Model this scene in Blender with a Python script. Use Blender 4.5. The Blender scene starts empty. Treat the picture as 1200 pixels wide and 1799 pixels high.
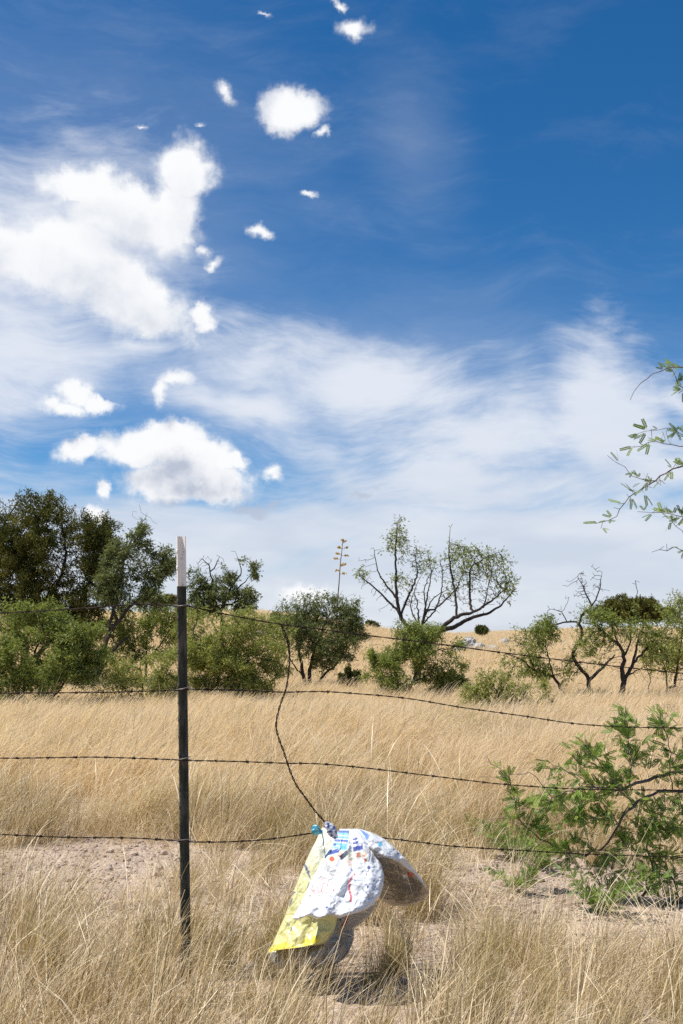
import bpy, math, random
import numpy as np
from mathutils import Vector, Matrix, noise as mnoise

R = math.radians
random.seed(7)
rng = np.random.default_rng(11)
scene = bpy.context.scene
COL = scene.collection

# ------------------------------------------------------------------ camera
CAM_H = 1.05
F_PX = 1749.0                 # focal length in photograph pixels (35 mm lens, 36 mm tall frame)
CX, CY = 600.0, 899.5
PITCH = math.atan((1130.0 - CY) / F_PX)
cam_data = bpy.data.cameras.new('camera')
cam = bpy.data.objects.new('camera', cam_data)
COL.objects.link(cam)
cam.location = (0, 0, CAM_H)
cam.rotation_euler = (math.pi / 2 + PITCH, 0, 0)
cam_data.sensor_fit = 'VERTICAL'
cam_data.sensor_height = 36.0
cam_data.lens = 35.0
cam_data.clip_start = 0.05
cam_data.clip_end = 6000
scene.camera = cam

def ray(px, py):
    """unit-depth ray (y = 1) through a photograph pixel"""
    xc = (px - CX) / F_PX
    zc = -(py - CY) / F_PX
    c, s = math.cos(PITCH), math.sin(PITCH)
    dy = c - zc * s
    dz = s + zc * c
    return xc / dy, dz / dy

def at(px, py, d):
    rx, rz = ray(px, py)
    return np.array([rx * d, d, CAM_H + rz * d])

# ------------------------------------------------------------------ sun + view
SUN_DIR = Vector((-0.45, -0.09, 0.89)).normalized()   # towards the sun: high, from the left
sun_data = bpy.data.lights.new('sun', 'SUN')
sun_data.energy = 4.6
sun_data.angle = R(0.53)
sun_data.color = (1.0, 0.955, 0.88)
sun = bpy.data.objects.new('sun', sun_data)
sun.rotation_euler = SUN_DIR.to_track_quat('Z', 'Y').to_euler()
COL.objects.link(sun)
vs = scene.view_settings
vs.view_transform = 'Standard'
vs.look = 'None'
vs.exposure = 0.32
vs.gamma = 1.0
vs.use_curve_mapping = False
scene.cycles.max_bounces = 6
scene.cycles.diffuse_bounces = 2
scene.cycles.glossy_bounces = 3
scene.cycles.transmission_bounces = 4
scene.cycles.transparent_max_bounces = 4
scene.cycles.use_denoising = False

# ------------------------------------------------------------------ world: sky and clouds
world = bpy.data.worlds.new('World')
scene.world = world
world.use_nodes = True
wt = world.node_tree
wt.nodes.clear()

class NT:
    """small helper that writes node trees"""
    def __init__(self, tree): self.t = tree
    def n(self, typ, **kw):
        nd = self.t.nodes.new(typ)
        for k, v in kw.items(): setattr(nd, k, v)
        return nd
    def lk(self, a, b): self.t.links.new(a, b)
    def put(self, sock, v):
        if hasattr(v, 'is_output') or isinstance(v, bpy.types.NodeSocket): self.lk(v, sock)
        else: sock.default_value = v
    def math(self, op, a, b=None, c=None, clamp=False):
        nd = self.n('ShaderNodeMath', operation=op, use_clamp=clamp)
        self.put(nd.inputs[0], a)
        if b is not None: self.put(nd.inputs[1], b)
        if c is not None: self.put(nd.inputs[2], c)
        return nd.outputs[0]
    def vmath(self, op, a, b=None, scale=None):
        nd = self.n('ShaderNodeVectorMath', operation=op)
        self.put(nd.inputs[0], a)
        if b is not None: self.put(nd.inputs[1], b)
        if scale is not None: self.put(nd.inputs['Scale'], scale)
        return nd.outputs['Value'] if op in ('LENGTH', 'DOT_PRODUCT') else nd.outputs[0]
    def comb(self, x, y, z):
        nd = self.n('ShaderNodeCombineXYZ')
        for i, v in enumerate((x, y, z)): self.put(nd.inputs[i], v)
        return nd.outputs[0]
    def sep(self, v):
        nd = self.n('ShaderNodeSeparateXYZ'); self.lk(v, nd.inputs[0]); return nd.outputs
    def noise(self, vec, scale, detail=4, rough=0.55, dist=0.0, col=False):
        nd = self.n('ShaderNodeTexNoise')
        if vec is not None: self.lk(vec, nd.inputs['Vector'])
        nd.inputs['Scale'].default_value = scale
        nd.inputs['Detail'].default_value = detail
        nd.inputs['Roughness'].default_value = rough
        nd.inputs['Distortion'].default_value = dist
        return nd.outputs['Color'] if col else nd.outputs['Fac']
    def mapr(self, v, a, b, c=0.0, d=1.0, smooth=True):
        nd = self.n('ShaderNodeMapRange', clamp=True)
        if smooth: nd.interpolation_type = 'SMOOTHSTEP'
        self.put(nd.inputs['Value'], v)
        for k, x in zip(('From Min', 'From Max', 'To Min', 'To Max'), (a, b, c, d)): self.put(nd.inputs[k], x)
        return nd.outputs[0]
    def mix(self, f, a, b, blend='MIX'):
        nd = self.n('ShaderNodeMix', data_type='RGBA', blend_type=blend)
        self.put(nd.inputs[0], f); self.put(nd.inputs[6], a); self.put(nd.inputs[7], b)
        return nd.outputs[2]
    def mapping(self, vec, loc=(0, 0, 0), rot=(0, 0, 0), scale=(1, 1, 1), typ='POINT'):
        nd = self.n('ShaderNodeMapping', vector_type=typ)
        self.lk(vec, nd.inputs[0])
        nd.inputs['Location'].default_value = loc
        nd.inputs['Rotation'].default_value = rot
        nd.inputs['Scale'].default_value = scale
        return nd.outputs[0]

def azel(px, py):
    rx, rz = ray(px, py)
    v = Vector((rx, 1, rz)).normalized()
    return math.atan2(v.x, v.y), math.asin(v.z)

# cumulus lobes: centre x, y, half width, half height (photograph pixels), tilt in degrees, strength
CUM = [
    (328, 300, 62, 66, 0, 1.0), (305, 372, 62, 72, 0, 1.0), (150, 328, 98, 50, 8, .95), (222, 385, 125, 68, 0, 1.0),
    (215, 350, 90, 60, 0, .9),
    (110, 465, 175, 88, -8, 1.05), (232, 520, 140, 78, -22, 1.0), (352, 552, 38, 40, 0, .85), (-40, 440, 120, 90, 0, 1.0),
    (262, 585, 70, 34, 0, .6),
    (512, 195, 80, 58, 0, .82), (540, 205, 52, 42, 0, .66), (572, 240, 40, 22, 20, .45), (625, 50, 46, 38, 0, .66), (590, 8, 32, 20, 0, .58),
    (398, 160, 42, 36, -30, .46), (458, 409, 44, 28, 0, .52), (370, 466, 32, 24, 0, .52), (549, 337, 34, 18, -15, .42),
    (355, 440, 34, 26, 0, .45), (244, 219, 20, 12, 0, .42), (350, 209, 30, 15, 0, .36), (471, 33, 34, 16, 0, .34),
    (128, 690, 48, 36, 0, .74), (108, 712, 66, 28, 0, .72), (168, 706, 64, 24, -6, .70),
    (312, 668, 58, 30, 8, .55), (288, 690, 30, 50, -16, .55),
    (252, 788, 100, 46, 4, 1.0), (142, 790, 58, 30, 10, .92), (338, 800, 98, 44, -12, 1.0), (300, 770, 80, 36, 0, 1.0),
    (288, 850, 85, 44, 0, 1.0), (380, 852, 80, 40, 0, .9), (410, 815, 40, 26, 0, .95), (478, 838, 48, 28, 0, .5), (183, 860, 20, 24, 0, .8),
    (538, 1042, 52, 24, 0, .95), (165, 905, 34, 20, 0, .8),
]
# thin high cloud: centre, half sizes, tilt, strength
CIR = [
    (20, 600, 230, 190, 0, 1.15), (60, 400, 260, 170, 0, .95), (200, 560, 200, 90, -15, .9), (250, 640, 190, 50, 0, .7), (480, 640, 190, 90, 0, .72), (640, 700, 240, 75, -6, 1.0),
    (860, 745, 230, 90, 8, 1.05), (1060, 690, 70, 110, 28, 1.45), (985, 655, 80, 34, 24, .6), (800, 820, 330, 110, 0, 1.1), (1150, 800, 170, 90, 0, .95), (430, 740, 170, 55, -8, .95),
    (620, 820, 200, 90, 0, 1.0), (120, 250, 240, 130, 20, .45), (1180, 690, 90, 60, -30, .7),
]

def field_group(name, blobs, blend):
    g = bpy.data.node_groups.new(name, 'ShaderNodeTree')
    g.interface.new_socket('P', in_out='INPUT', socket_type='NodeSocketVector')
    g.interface.new_socket('Field', in_out='OUTPUT', socket_type='NodeSocketFloat')
    t = NT(g)
    gi, go = t.n('NodeGroupInput'), t.n('NodeGroupOutput')
    acc = None
    for (cx, cy, rx, ry, rot, st) in blobs:
        a0, e0 = azel(cx, cy)
        a1, _ = azel(cx + rx, cy)
        _, e1 = azel(cx, cy - ry)
        src = gi.outputs[0]
        if acc is not None:            # chained so that only one lobe is on the shader stack at a time
            nd = t.n('ShaderNodeVectorMath', operation='MULTIPLY_ADD')
            t.lk(acc, nd.inputs[0]); nd.inputs[1].default_value = (1e-7, 1e-7, 1e-7); t.lk(src, nd.inputs[2])
            src = nd.outputs[0]
        m = t.mapping(src, (a0, e0, 0), (0, 0, R(rot)), (abs(a1 - a0), abs(e1 - e0), 1), 'TEXTURE')
        v = t.math('SUBTRACT', st, t.vmath('LENGTH', m))
        acc = v if acc is None else t.math('SMOOTH_MAX', acc, v, blend)
    t.lk(acc, go.inputs[0])
    return g

w = NT(wt)
g_cum = field_group('cumulus_field', CUM[:10], 0.10)
g_small = field_group('small_cumulus_field', CUM[10:], 0.10)
g_cir = field_group('cirrus_field', CIR, 0.35)
tc = w.n('ShaderNodeTexCoord')
D = w.vmath('NORMALIZE', tc.outputs['Generated'])
dx, dy, dz = w.sep(D)
az = w.math('ARCTAN2', dx, dy)
el = w.math('ARCSINE', dz)
P0 = w.comb(az, el, 0.0)

def call(g, P):
    nd = w.n('ShaderNodeGroup'); nd.node_tree = g; w.lk(P, nd.inputs[0]); return nd.outputs[0]

# billowing: the lobes are warped by coarse and fine noise
def warp(P, scale, amp, detail, rough=.55):
    c = w.noise(D, scale, detail, rough, col=True)
    return w.vmath('ADD', P, w.vmath('SCALE', w.vmath('SUBTRACT', c, (0.5, 0.5, 0.5)), scale=amp))
Pw = warp(P0, 13.0, .085, 9, .60)
Pq = warp(P0, 26.0, .042, 8, .62)
fine = w.noise(D, 34.0, 8, .66)
both = w.math('MAXIMUM', call(g_cum, Pw), call(g_small, Pq))
f0 = w.math('ADD', both, w.math('MULTIPLY', w.math('SUBTRACT', fine, .5), .90))
soft = w.mapr(w.noise(D, 6.0, 2), .38, .62, .18, .52)
cum = w.math('MULTIPLY', w.mapr(f0, -.14, soft), w.mapr(both, -.15, .42, .35, 1.0))
# light on the cumulus: how much cloud lies towards the sun (up and left)
Ps = w.vmath('ADD', Pw, (-.010, .024, 0))
Pr = w.vmath('ADD', Pq, (-.008, .030, 0))
f1 = w.math('ADD', w.math('MAXIMUM', call(g_cum, Ps), call(g_small, Pr)), w.math('MULTIPLY', w.math('SUBTRACT', w.noise(w.vmath('ADD', D, (-.004, 0, .008)), 24.0, 5, .55), .5), .6))
thick = w.mapr(f1, -.05, 1.0)
shade = w.math('MULTIPLY', thick, w.mapr(w.noise(w.vmath('ADD', D, (.01, 0, -.02)), 15.0, 6, .6), .34, .66, .30, 1.30), clamp=True)
lowband = w.mapr(el, R(9), R(18), 1.0, .60)
shade = w.math('MULTIPLY', shade, lowband)
cum_col = w.mix(shade, (0.925, 0.935, 0.95, 1), w.mix(w.mapr(el, R(10), R(16)), (0.47, 0.52, 0.63, 1), (0.56, 0.61, 0.71, 1)))

# cirrus: streaks drawn out along the wind, softly curled
cw = w.noise(D, 3.0, 3, .5, col=True)
Dw = w.vmath('ADD', D, w.vmath('SCALE', w.vmath('SUBTRACT', cw, (.5, .5, .5)), scale=.13))
streak = w.noise(w.mapping(Dw, rot=(0, R(-24), 0), scale=(2.0, 2.0, 8.5)), 2.2, 9, .66, .3)
streak2 = w.noise(w.mapping(Dw, rot=(0, R(-52), 0), scale=(2.2, 2.2, 8.0)), 3.4, 9, .66, .3)
st = w.math('ADD', w.math('MULTIPLY', streak, .65), w.math('MULTIPLY', streak2, .35))
Pc = warp(P0, 5.0, .16, 4)
c0 = call(g_cir, Pc)
band = w.mapr(w.math('ADD', el, w.math('MULTIPLY', w.math('SUBTRACT', streak, .5), .14)), R(11.0), R(6.0), -.8, 1.1)
c1 = w.math('MAXIMUM', c0, band)
c1 = w.math('ADD', c1, w.math('MULTIPLY', w.math('SUBTRACT', st, .5), 3.6))
cir = w.math('MULTIPLY', w.mapr(c1, -.35, 1.10), w.mapr(el, R(1), R(30), .93, .80))
thin = w.math('MULTIPLY', w.mapr(st, .50, .72), .05)
cir = w.math('MAXIMUM', cir, thin)
cir_grey = w.mapr(w.noise(w.mapping(D, scale=(1, 1, 3.5)), 5.0, 4), .35, .68)
cir_low = w.mix(cir_grey, (0.60, 0.655, 0.76, 1), (0.74, 0.775, 0.84, 1))
cir_col = w.mix(w.mapr(el, R(5), R(16)), cir_low, (0.80, 0.835, 0.90, 1))

sky = w.n('ShaderNodeTexSky', sky_type='NISHITA')
sky.sun_disc = False
sky.sun_elevation = math.asin(SUN_DIR.z)
sky.sun_rotation = math.atan2(SUN_DIR.x, SUN_DIR.y)
sky.altitude = 1400
sky.air_density = 1.0
sky.dust_density = 0.25
sky.ozone_density = 2.2
SKY_K = 0.11
sky_lin = w.vmath('SCALE', sky.outputs[0], scale=SKY_K)
hsv = w.n('ShaderNodeHueSaturation')
hsv.inputs['Hue'].default_value = 0.500
hsv.inputs['Saturation'].default_value = 1.36
hsv.inputs['Value'].default_value = 1.06
w.lk(sky_lin, hsv.inputs['Color'])
g_veil = field_group('veil_field', [(150, 380, 620, 520, 0, 1.0), (560, 640, 800, 230, 0, 1.0), (720, 250, 170, 330, 18, .75)], .3)
veil = w.math('MULTIPLY', w.mapr(w.math('ADD', call(g_veil, P0), w.math('MULTIPLY', w.math('SUBTRACT', st, .5), 1.4)), -.1, 1.1), w.mapr(el, R(4), R(22), .46, .16))
c = w.mix(veil, hsv.outputs[0], cir_col)
c = w.mix(cir, c, cir_col)
c = w.mix(cum, c, cum_col)
g_scud = field_group('scud_field', [(446, 893, 46, 22, -8, .9), (478, 886, 28, 14, 10, .8), (395, 880, 16, 8, 0, .6), (640, 864, 30, 14, 12, .75), (662, 853, 20, 14, 0, .75)], .1)
scud = w.math('MULTIPLY', w.mapr(w.math('ADD', call(g_scud, Pq), w.math('MULTIPLY', w.math('SUBTRACT', fine, .5), 1.5)), .05, .75), .75)
c = w.mix(scud, c, (.46, .52, .64, 1))
bg = w.n('ShaderNodeBackground')
w.lk(w.vmath('SCALE', c, scale=.84 / SKY_K), bg.inputs['Color'])
bg.inputs['Strength'].default_value = SKY_K
wo = w.n('ShaderNodeOutputWorld')
w.lk(bg.outputs[0], wo.inputs[0])
world.cycles.sampling_method = 'MANUAL'
world.cycles.sample_map_resolution = 512

# ------------------------------------------------------------------ helpers
def tag(o, label=None, cat=None, group=None, kind=None):
    if label: o['label'] = label
    if cat: o['category'] = cat
    if group: o['group'] = group
    if kind: o['kind'] = kind
    return o

def empty(name, loc=(0, 0, 0)):
    o = bpy.data.objects.new(name, None)
    o.empty_display_size = .1
    o.location = loc
    COL.objects.link(o)
    return o

def make_mesh(name, V, Q=None, T=None, smooth=False, attrs=None, colors=None):
    """V (n,3); Q (m,4) quads; T (k,3) triangles; attrs: name -> per-vertex floats"""
    V = np.asarray(V, dtype=np.float32).reshape(-1, 3)
    Q = np.zeros((0, 4), int) if Q is None else np.asarray(Q, int).reshape(-1, 4)
    T = np.zeros((0, 3), int) if T is None else np.asarray(T, int).reshape(-1, 3)
    me = bpy.data.meshes.new(name)
    me.vertices.add(len(V)); me.vertices.foreach_set('co', V.ravel())
    nl = Q.size + T.size
    me.loops.add(nl)
    me.loops.foreach_set('vertex_index', np.concatenate([Q.ravel(), T.ravel()]).astype(np.int32))
    me.polygons.add(len(Q) + len(T))
    ls = np.concatenate([np.arange(len(Q)) * 4, Q.size + np.arange(len(T)) * 3]).astype(np.int32)
    me.polygons.foreach_set('loop_start', ls)
    me.polygons.foreach_set('use_smooth', np.full(len(ls), smooth))
    for k, v in (attrs or {}).items():
        a = me.attributes.new(k, 'FLOAT', 'POINT'); a.data.foreach_set('value', np.asarray(v, np.float32))
    if colors is not None:
        a = me.attributes.new('print', 'FLOAT_COLOR', 'POINT'); a.data.foreach_set('color', np.asarray(colors, np.float32).ravel())
    me.update(calc_edges=True)
    me.validate()
    return me

def link(name, me, mat=None, parent=None, origin=None):
    if origin is not None:
        me.transform(Matrix.Translation(-Vector(origin)))
    if mat and not me.materials: me.materials.append(mat)
    o = bpy.data.objects.new(name, me)
    COL.objects.link(o)
    if parent is not None: o.parent = parent
    if origin is not None:
        o.location = Vector(origin) - (parent.location if parent is not None else Vector())
    return o

class Geo:
    def __init__(self): self.V, self.Q, self.T, self.A, self.n = [], [], [], [], 0
    def add(self, V, Q=None, T=None, a=0.0):
        V = np.asarray(V, float).reshape(-1, 3)
        if Q is not None and len(Q): self.Q.append(np.asarray(Q) + self.n)
        if T is not None and len(T): self.T.append(np.asarray(T) + self.n)
        self.V.append(V); self.A.append(np.broadcast_to(np.asarray(a, float), (len(V),))); self.n += len(V)
    def tube(self, pts, rad, sides=6, cap=True, a=0.0):
        P = np.asarray(pts, float); n = len(P)
        rad = np.broadcast_to(np.asarray(rad, float), (n,))
        t = np.gradient(P, axis=0); t /= np.linalg.norm(t, axis=1)[:, None] + 1e-12
        ref = np.array([0, 0, 1.0]) if abs(t[0][2]) < .9 else np.array([1.0, 0, 0])
        u = np.cross(t[0], ref); u /= np.linalg.norm(u)
        ang = np.arange(sides) / sides * 2 * np.pi
        V = np.empty((n, sides, 3))
        for i in range(n):
            u = u - t[i] * u.dot(t[i]); u /= np.linalg.norm(u) + 1e-12
            v = np.cross(t[i], u)
            V[i] = P[i] + rad[i] * (np.cos(ang)[:, None] * u + np.sin(ang)[:, None] * v)
        i = np.arange(n - 1)[:, None] * sides; j = np.arange(sides)[None]; k = (j + 1) % sides
        Q = np.stack([i + j, i + k, i + sides + k, i + sides + j], -1).reshape(-1, 4)
        T = []
        if cap:
            for q in range(1, sides - 1):
                T.append((0, q + 1, q)); b = (n - 1) * sides; T.append((b, b + q, b + q + 1))
        self.add(V.reshape(-1, 3), Q, T, a)
    def mesh(self, name, smooth=False):
        V = np.concatenate(self.V); A = np.concatenate(self.A)
        return make_mesh(name, V, np.concatenate(self.Q) if self.Q else None, np.concatenate(self.T) if self.T else None, smooth, {'rnd': A})

def resample(P, step):
    P = np.asarray(P, float)
    s = np.concatenate([[0], np.cumsum(np.linalg.norm(np.diff(P, axis=0), axis=1))])
    n = max(2, int(round(s[-1] / step)) + 1)
    q = np.linspace(0, s[-1], n)
    return np.stack([np.interp(q, s, P[:, k]) for k in range(3)], 1)

def smooth_path(P, step):
    """Catmull-Rom through the points, resampled"""
    P = np.asarray(P, float)
    if len(P) < 3: return resample(P, step)
    E = np.vstack([2 * P[0] - P[1], P, 2 * P[-1] - P[-2]])
    out = []
    for i in range(1, len(E) - 2):
        t = np.linspace(0, 1, 8, endpoint=False)[:, None]
        a, b, c, d = E[i - 1], E[i], E[i + 1], E[i + 2]
        out.append(.5 * (2 * b + (c - a) * t + (2 * a - 5 * b + 4 * c - d) * t ** 2 + (3 * b - a - 3 * c + d) * t ** 3))
    out.append(P[-1:])
    return resample(np.vstack(out), step)

def sstep(a, b, x):
    t = np.clip((np.asarray(x, float) - a) / (b - a), 0, 1)
    return t * t * (3 - 2 * t)

def vnoise(x, y, s, seed=0.0):
    return np.array([mnoise.noise(Vector((float(a) * s + seed, float(b) * s - seed, seed * 1.7))) for a, b in zip(np.ravel(x), np.ravel(y))]).reshape(np.shape(x))

# ------------------------------------------------------------------ materials
def new_mat(name):
    m = bpy.data.materials.new(name); m.use_nodes = True
    m.node_tree.nodes.clear()
    return m, NT(m.node_tree)

def out(t, shader, bump=None):
    o = t.n('ShaderNodeOutputMaterial'); t.lk(shader, o.inputs[0])

def attr(t, name):
    a = t.n('ShaderNodeAttribute'); a.attribute_name = name; return a

def ramp(t, fac, stops):
    r = t.n('ShaderNodeValToRGB'); t.lk(fac, r.inputs[0])
    e = r.color_ramp.elements
    while len(e) < len(stops): e.new(.5)
    for q, (p, c) in zip(e, stops): q.position = p; q.color = (*c, 1)
    return r.outputs[0]

def leaf_mat(name, stops, trans=.35, gloss=.0):
    m, t = new_mat(name)
    colr = ramp(t, attr(t, 'rnd').outputs['Fac'], stops)
    d = t.n('ShaderNodeBsdfDiffuse'); t.lk(colr, d.inputs[0])
    tr = t.n('ShaderNodeBsdfTranslucent'); t.lk(t.mix(.5, colr, t.mix(1.0, colr, (1.25, 1.15, .55, 1), 'MULTIPLY')), tr.inputs[0])
    mx = t.n('ShaderNodeMixShader'); mx.inputs[0].default_value = trans
    t.lk(d.outputs[0], mx.inputs[1]); t.lk(tr.outputs[0], mx.inputs[2])
    sh = mx.outputs[0]
    if gloss:
        g = t.n('ShaderNodeBsdfGlossy'); g.inputs['Roughness'].default_value = .45; g.inputs[0].default_value = (1, 1, 1, 1)
        m2 = t.n('ShaderNodeMixShader'); m2.inputs[0].default_value = gloss
        t.lk(sh, m2.inputs[1]); t.lk(g.outputs[0], m2.inputs[2]); sh = m2.outputs[0]
    out(t, sh)
    return m

def rough_mat(name, stops, scale=20, rough=.9, bump=.3, metal=0.0, detail=5, spec=.3, bscale=None):
    m, t = new_mat(name)
    tcn = t.n('ShaderNodeTexCoord')
    v = tcn.outputs['Object']
    colr = ramp(t, t.noise(v, scale, detail, .6), stops)
    b = t.n('ShaderNodeBsdfPrincipled')
    t.lk(colr, b.inputs['Base Color'])
    b.inputs['Roughness'].default_value = rough; b.inputs['Metallic'].default_value = metal
    b.inputs['Specular IOR Level'].default_value = spec
    if bump:
        bp = t.n('ShaderNodeBump'); bp.inputs['Strength'].default_value = bump; bp.inputs['Distance'].default_value = .01
        t.lk(t.noise(v, bscale or scale * 2.5, 6, .65), bp.inputs['Height']); t.lk(bp.outputs[0], b.inputs['Normal'])
    out(t, b.outputs[0])
    return m

M = {}
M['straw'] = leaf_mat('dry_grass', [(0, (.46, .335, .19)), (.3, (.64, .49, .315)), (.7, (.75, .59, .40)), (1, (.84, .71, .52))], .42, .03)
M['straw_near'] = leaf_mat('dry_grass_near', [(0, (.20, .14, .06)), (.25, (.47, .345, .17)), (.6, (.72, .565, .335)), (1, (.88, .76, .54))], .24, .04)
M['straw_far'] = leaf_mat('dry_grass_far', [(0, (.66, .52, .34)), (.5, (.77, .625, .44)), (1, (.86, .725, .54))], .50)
M['green_grass'] = leaf_mat('green_grass', [(0, (.30, .25, .09)), (.5, (.50, .40, .19)), (1, (.68, .53, .31))], .40, .02)
M['mesquite'] = leaf_mat('mesquite_leaf', [(0, (.13, .175, .042)), (.5, (.28, .335, .078)), (1, (.46, .49, .15))], .46, .02)
M['mesquite_dark'] = leaf_mat('mesquite_leaf_dark', [(0, (.10, .125, .045)), (.5, (.185, .22, .075)), (1, (.31, .34, .13))], .44, .02)
M['mesquite_yellow'] = leaf_mat('mesquite_leaf_yellow', [(0, (.20, .23, .055)), (.5, (.35, .385, .095)), (1, (.50, .51, .17))], .46, .02)
M['mesquite_near'] = leaf_mat('mesquite_leaf_near', [(0, (.09, .16, .032)), (.5, (.20, .315, .055)), (1, (.40, .48, .11))], .42, .02)
M['juniper'] = leaf_mat('juniper_scale', [(0, (.05, .058, .018)), (.5, (.125, .13, .034)), (1, (.27, .25, .075))], .22, .0)
M['shrub_dark'] = leaf_mat('shrub_dark', [(0, (.06, .08, .028)), (1, (.18, .20, .07))], .35)
M['shrub_olive'] = leaf_mat('shrub_olive', [(0, (.14, .135, .06)), (1, (.34, .31, .15))], .35)
M['bark'] = rough_mat('dark_bark', [(0.3, (.022, .016, .013)), (.55, (.055, .043, .036)), (.8, (.13, .11, .095))], 24, .95, .6)
M['bark_near'] = rough_mat('near_bark', [(0.3, (.09, .062, .052)), (.55, (.19, .14, .12)), (.8, (.33, .27, .23))], 60, .9, .5)
M['bark_grey'] = rough_mat('grey_twig', [(0.3, (.10, .085, .07)), (.7, (.30, .26, .22))], 30, .95, .4)
M['rock'] = rough_mat('pale_rock', [(0.3, (.28, .25, .22)), (.5, (.44, .41, .37)), (.75, (.60, .57, .53))], 3.5, .95, .8)
M['rock_tan'] = rough_mat('tan_rock', [(0.3, (.24, .17, .13)), (.5, (.40, .30, .23)), (.75, (.52, .42, .34))], 12, .95, .8)
M['pebble'] = rough_mat('pebble', [(0.3, (.30, .21, .16)), (.5, (.48, .36, .28)), (.75, (.66, .55, .46))], 6, .95, .3)
M['stalk'] = rough_mat('agave_stalk', [(.3, (.12, .06, .04)), (.7, (.26, .15, .10))], 14, .9, .2)
M['pod'] = rough_mat('agave_pod', [(.3, (.42, .24, .03)), (.7, (.66, .44, .08))], 18, .9, .3)
M['wire'] = rough_mat('rusty_wire', [(.35, (.018, .012, .010)), (.55, (.045, .028, .021)), (.75, (.13, .075, .05))], 55, .75, .4, .35)
M['clip'] = rough_mat('steel_clip', [(.35, (.16, .13, .11)), (.7, (.42, .38, .35))], 60, .5, .2, .7)

# ------------------------------------------------------------------ ground
def hgt(x, y):
    x = np.asarray(x, float); y = np.asarray(y, float)
    near = 1 - sstep(6, 14, y)
    h = -.10 * sstep(.2, 2.2, x) * near
    ridge = 1.55 + 1.35 * sstep(5, -7, x * 60 / np.maximum(y, 20)) + .2 * sstep(10, 22, x)
    h = h + ridge * sstep(19, 66, y)
    h = h - 14 * sstep(70, 260, y)
    h = h + .05 * np.sin(x * .9 + 1.3) * np.sin(y * .7) * sstep(3, 9, y) + .12 * np.sin(x * .33 + .5 + y * .13) * sstep(22, 40, y)
    h = h + .02 * np.sin(x * 3.1 + .4) * np.sin(y * 2.7 + 1)
    return h

# bare, gravelly patches (centre x, y, half sizes, strength)
BARE = [(1.12, 4.0, .50, .55, 1.3), (-1.12, 4.75, .62, .85, 1.0), (-.80, 3.95, .34, .45, .8), (-.28, 4.15, .3, .45, .5), (1.0, 4.75, .75, .75, 1.05), (.78, 3.95, .28, .42, .85),
        (-1.42, 6.3, .13, .9, .75), (-.95, 3.1, .2, .22, .8), (.48, 5.1, .4, .35, .6), (1.7, 4.5, .7, .9, .9), (1.95, 6.6, .6, .4, .6)]
def bare(x, y):
    x = np.asarray(x, float); y = np.asarray(y, float)
    b = np.zeros_like(x)
    for cx, cy, rx, ry, s in BARE:
        b = np.maximum(b, s * (1.25 - np.hypot((x - cx) / rx, (y - cy) / ry)))
    return b

ys = np.concatenate([np.linspace(-40, 0, 11), np.linspace(.6, 9, 85), np.linspace(9.5, 90, 120), np.geomspace(95, 5000, 26)])
xs = np.concatenate([-np.geomspace(3000, 12, 22), np.linspace(-11, 11, 111), np.geomspace(12, 3000, 22)])
GX, GY = np.meshgrid(xs, ys)
GZ = hgt(GX, GY)
nx, ny = len(xs), len(ys)
i = (np.arange(ny - 1)[:, None] * nx + np.arange(nx - 1)[None]).ravel()
ground_me = make_mesh('ground', np.stack([GX, GY, GZ], -1), np.stack([i, i + 1, i + nx + 1, i + nx], -1), smooth=True)
gm, t = new_mat('gravelly_soil')
tcn = t.n('ShaderNodeTexCoord'); v = tcn.outputs['Object']
big = t.noise(v, .8, 5, .6); mid = t.noise(v, 9, 6, .65)
vo = t.n('ShaderNodeTexVoronoi'); t.lk(v, vo.inputs['Vector']); vo.inputs['Scale'].default_value = 85; vo.inputs['Randomness'].default_value = 1
vo2 = t.n('ShaderNodeTexVoronoi'); t.lk(v, vo2.inputs['Vector']); vo2.inputs['Scale'].default_value = 210
soil = ramp(t, mid, [(.25, (.28, .20, .135)), (.5, (.47, .355, .255)), (.78, (.61, .49, .38))])
grit = t.mix(t.math('MULTIPLY', t.mapr(t.sep(vo.outputs['Color'])[0], .45, .9), .5), soil, (.66, .56, .48, 1))
grit = t.mix(t.math('MULTIPLY', t.mapr(t.sep(vo.outputs['Color'])[1], .72, .95), .5), grit, (.25, .17, .13, 1))
# far away the soil is covered in straw litter
yv = t.sep(v)[1]
grit = t.mix(t.mapr(yv, 5.6, 8.0, 0.0, .85), grit, t.mix(big, (.40, .28, .15, 1), (.56, .41, .24, 1)))
b = t.n('ShaderNodeBsdfPrincipled'); t.lk(grit, b.inputs['Base Color']); b.inputs['Roughness'].default_value = .97; b.inputs['Specular IOR Level'].default_value = .15
bp = t.n('ShaderNodeBump'); bp.inputs['Strength'].default_value = .9; bp.inputs['Distance'].default_value = .012
hh = t.math('ADD', t.math('MULTIPLY', t.math('SUBTRACT', 1.0, vo.outputs['Distance']), .6), t.math('ADD', t.math('MULTIPLY', mid, .8), t.math('MULTIPLY', t.math('SUBTRACT', 1.0, vo2.outputs['Distance']), .25)))
t.lk(hh, bp.inputs['Height']); t.lk(bp.outputs[0], b.inputs['Normal'])
out(t, b.outputs[0])
tag(link('ground', ground_me, gm), 'tan gravelly soil rising to a low grassy ridge', None, None, 'structure')

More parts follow.
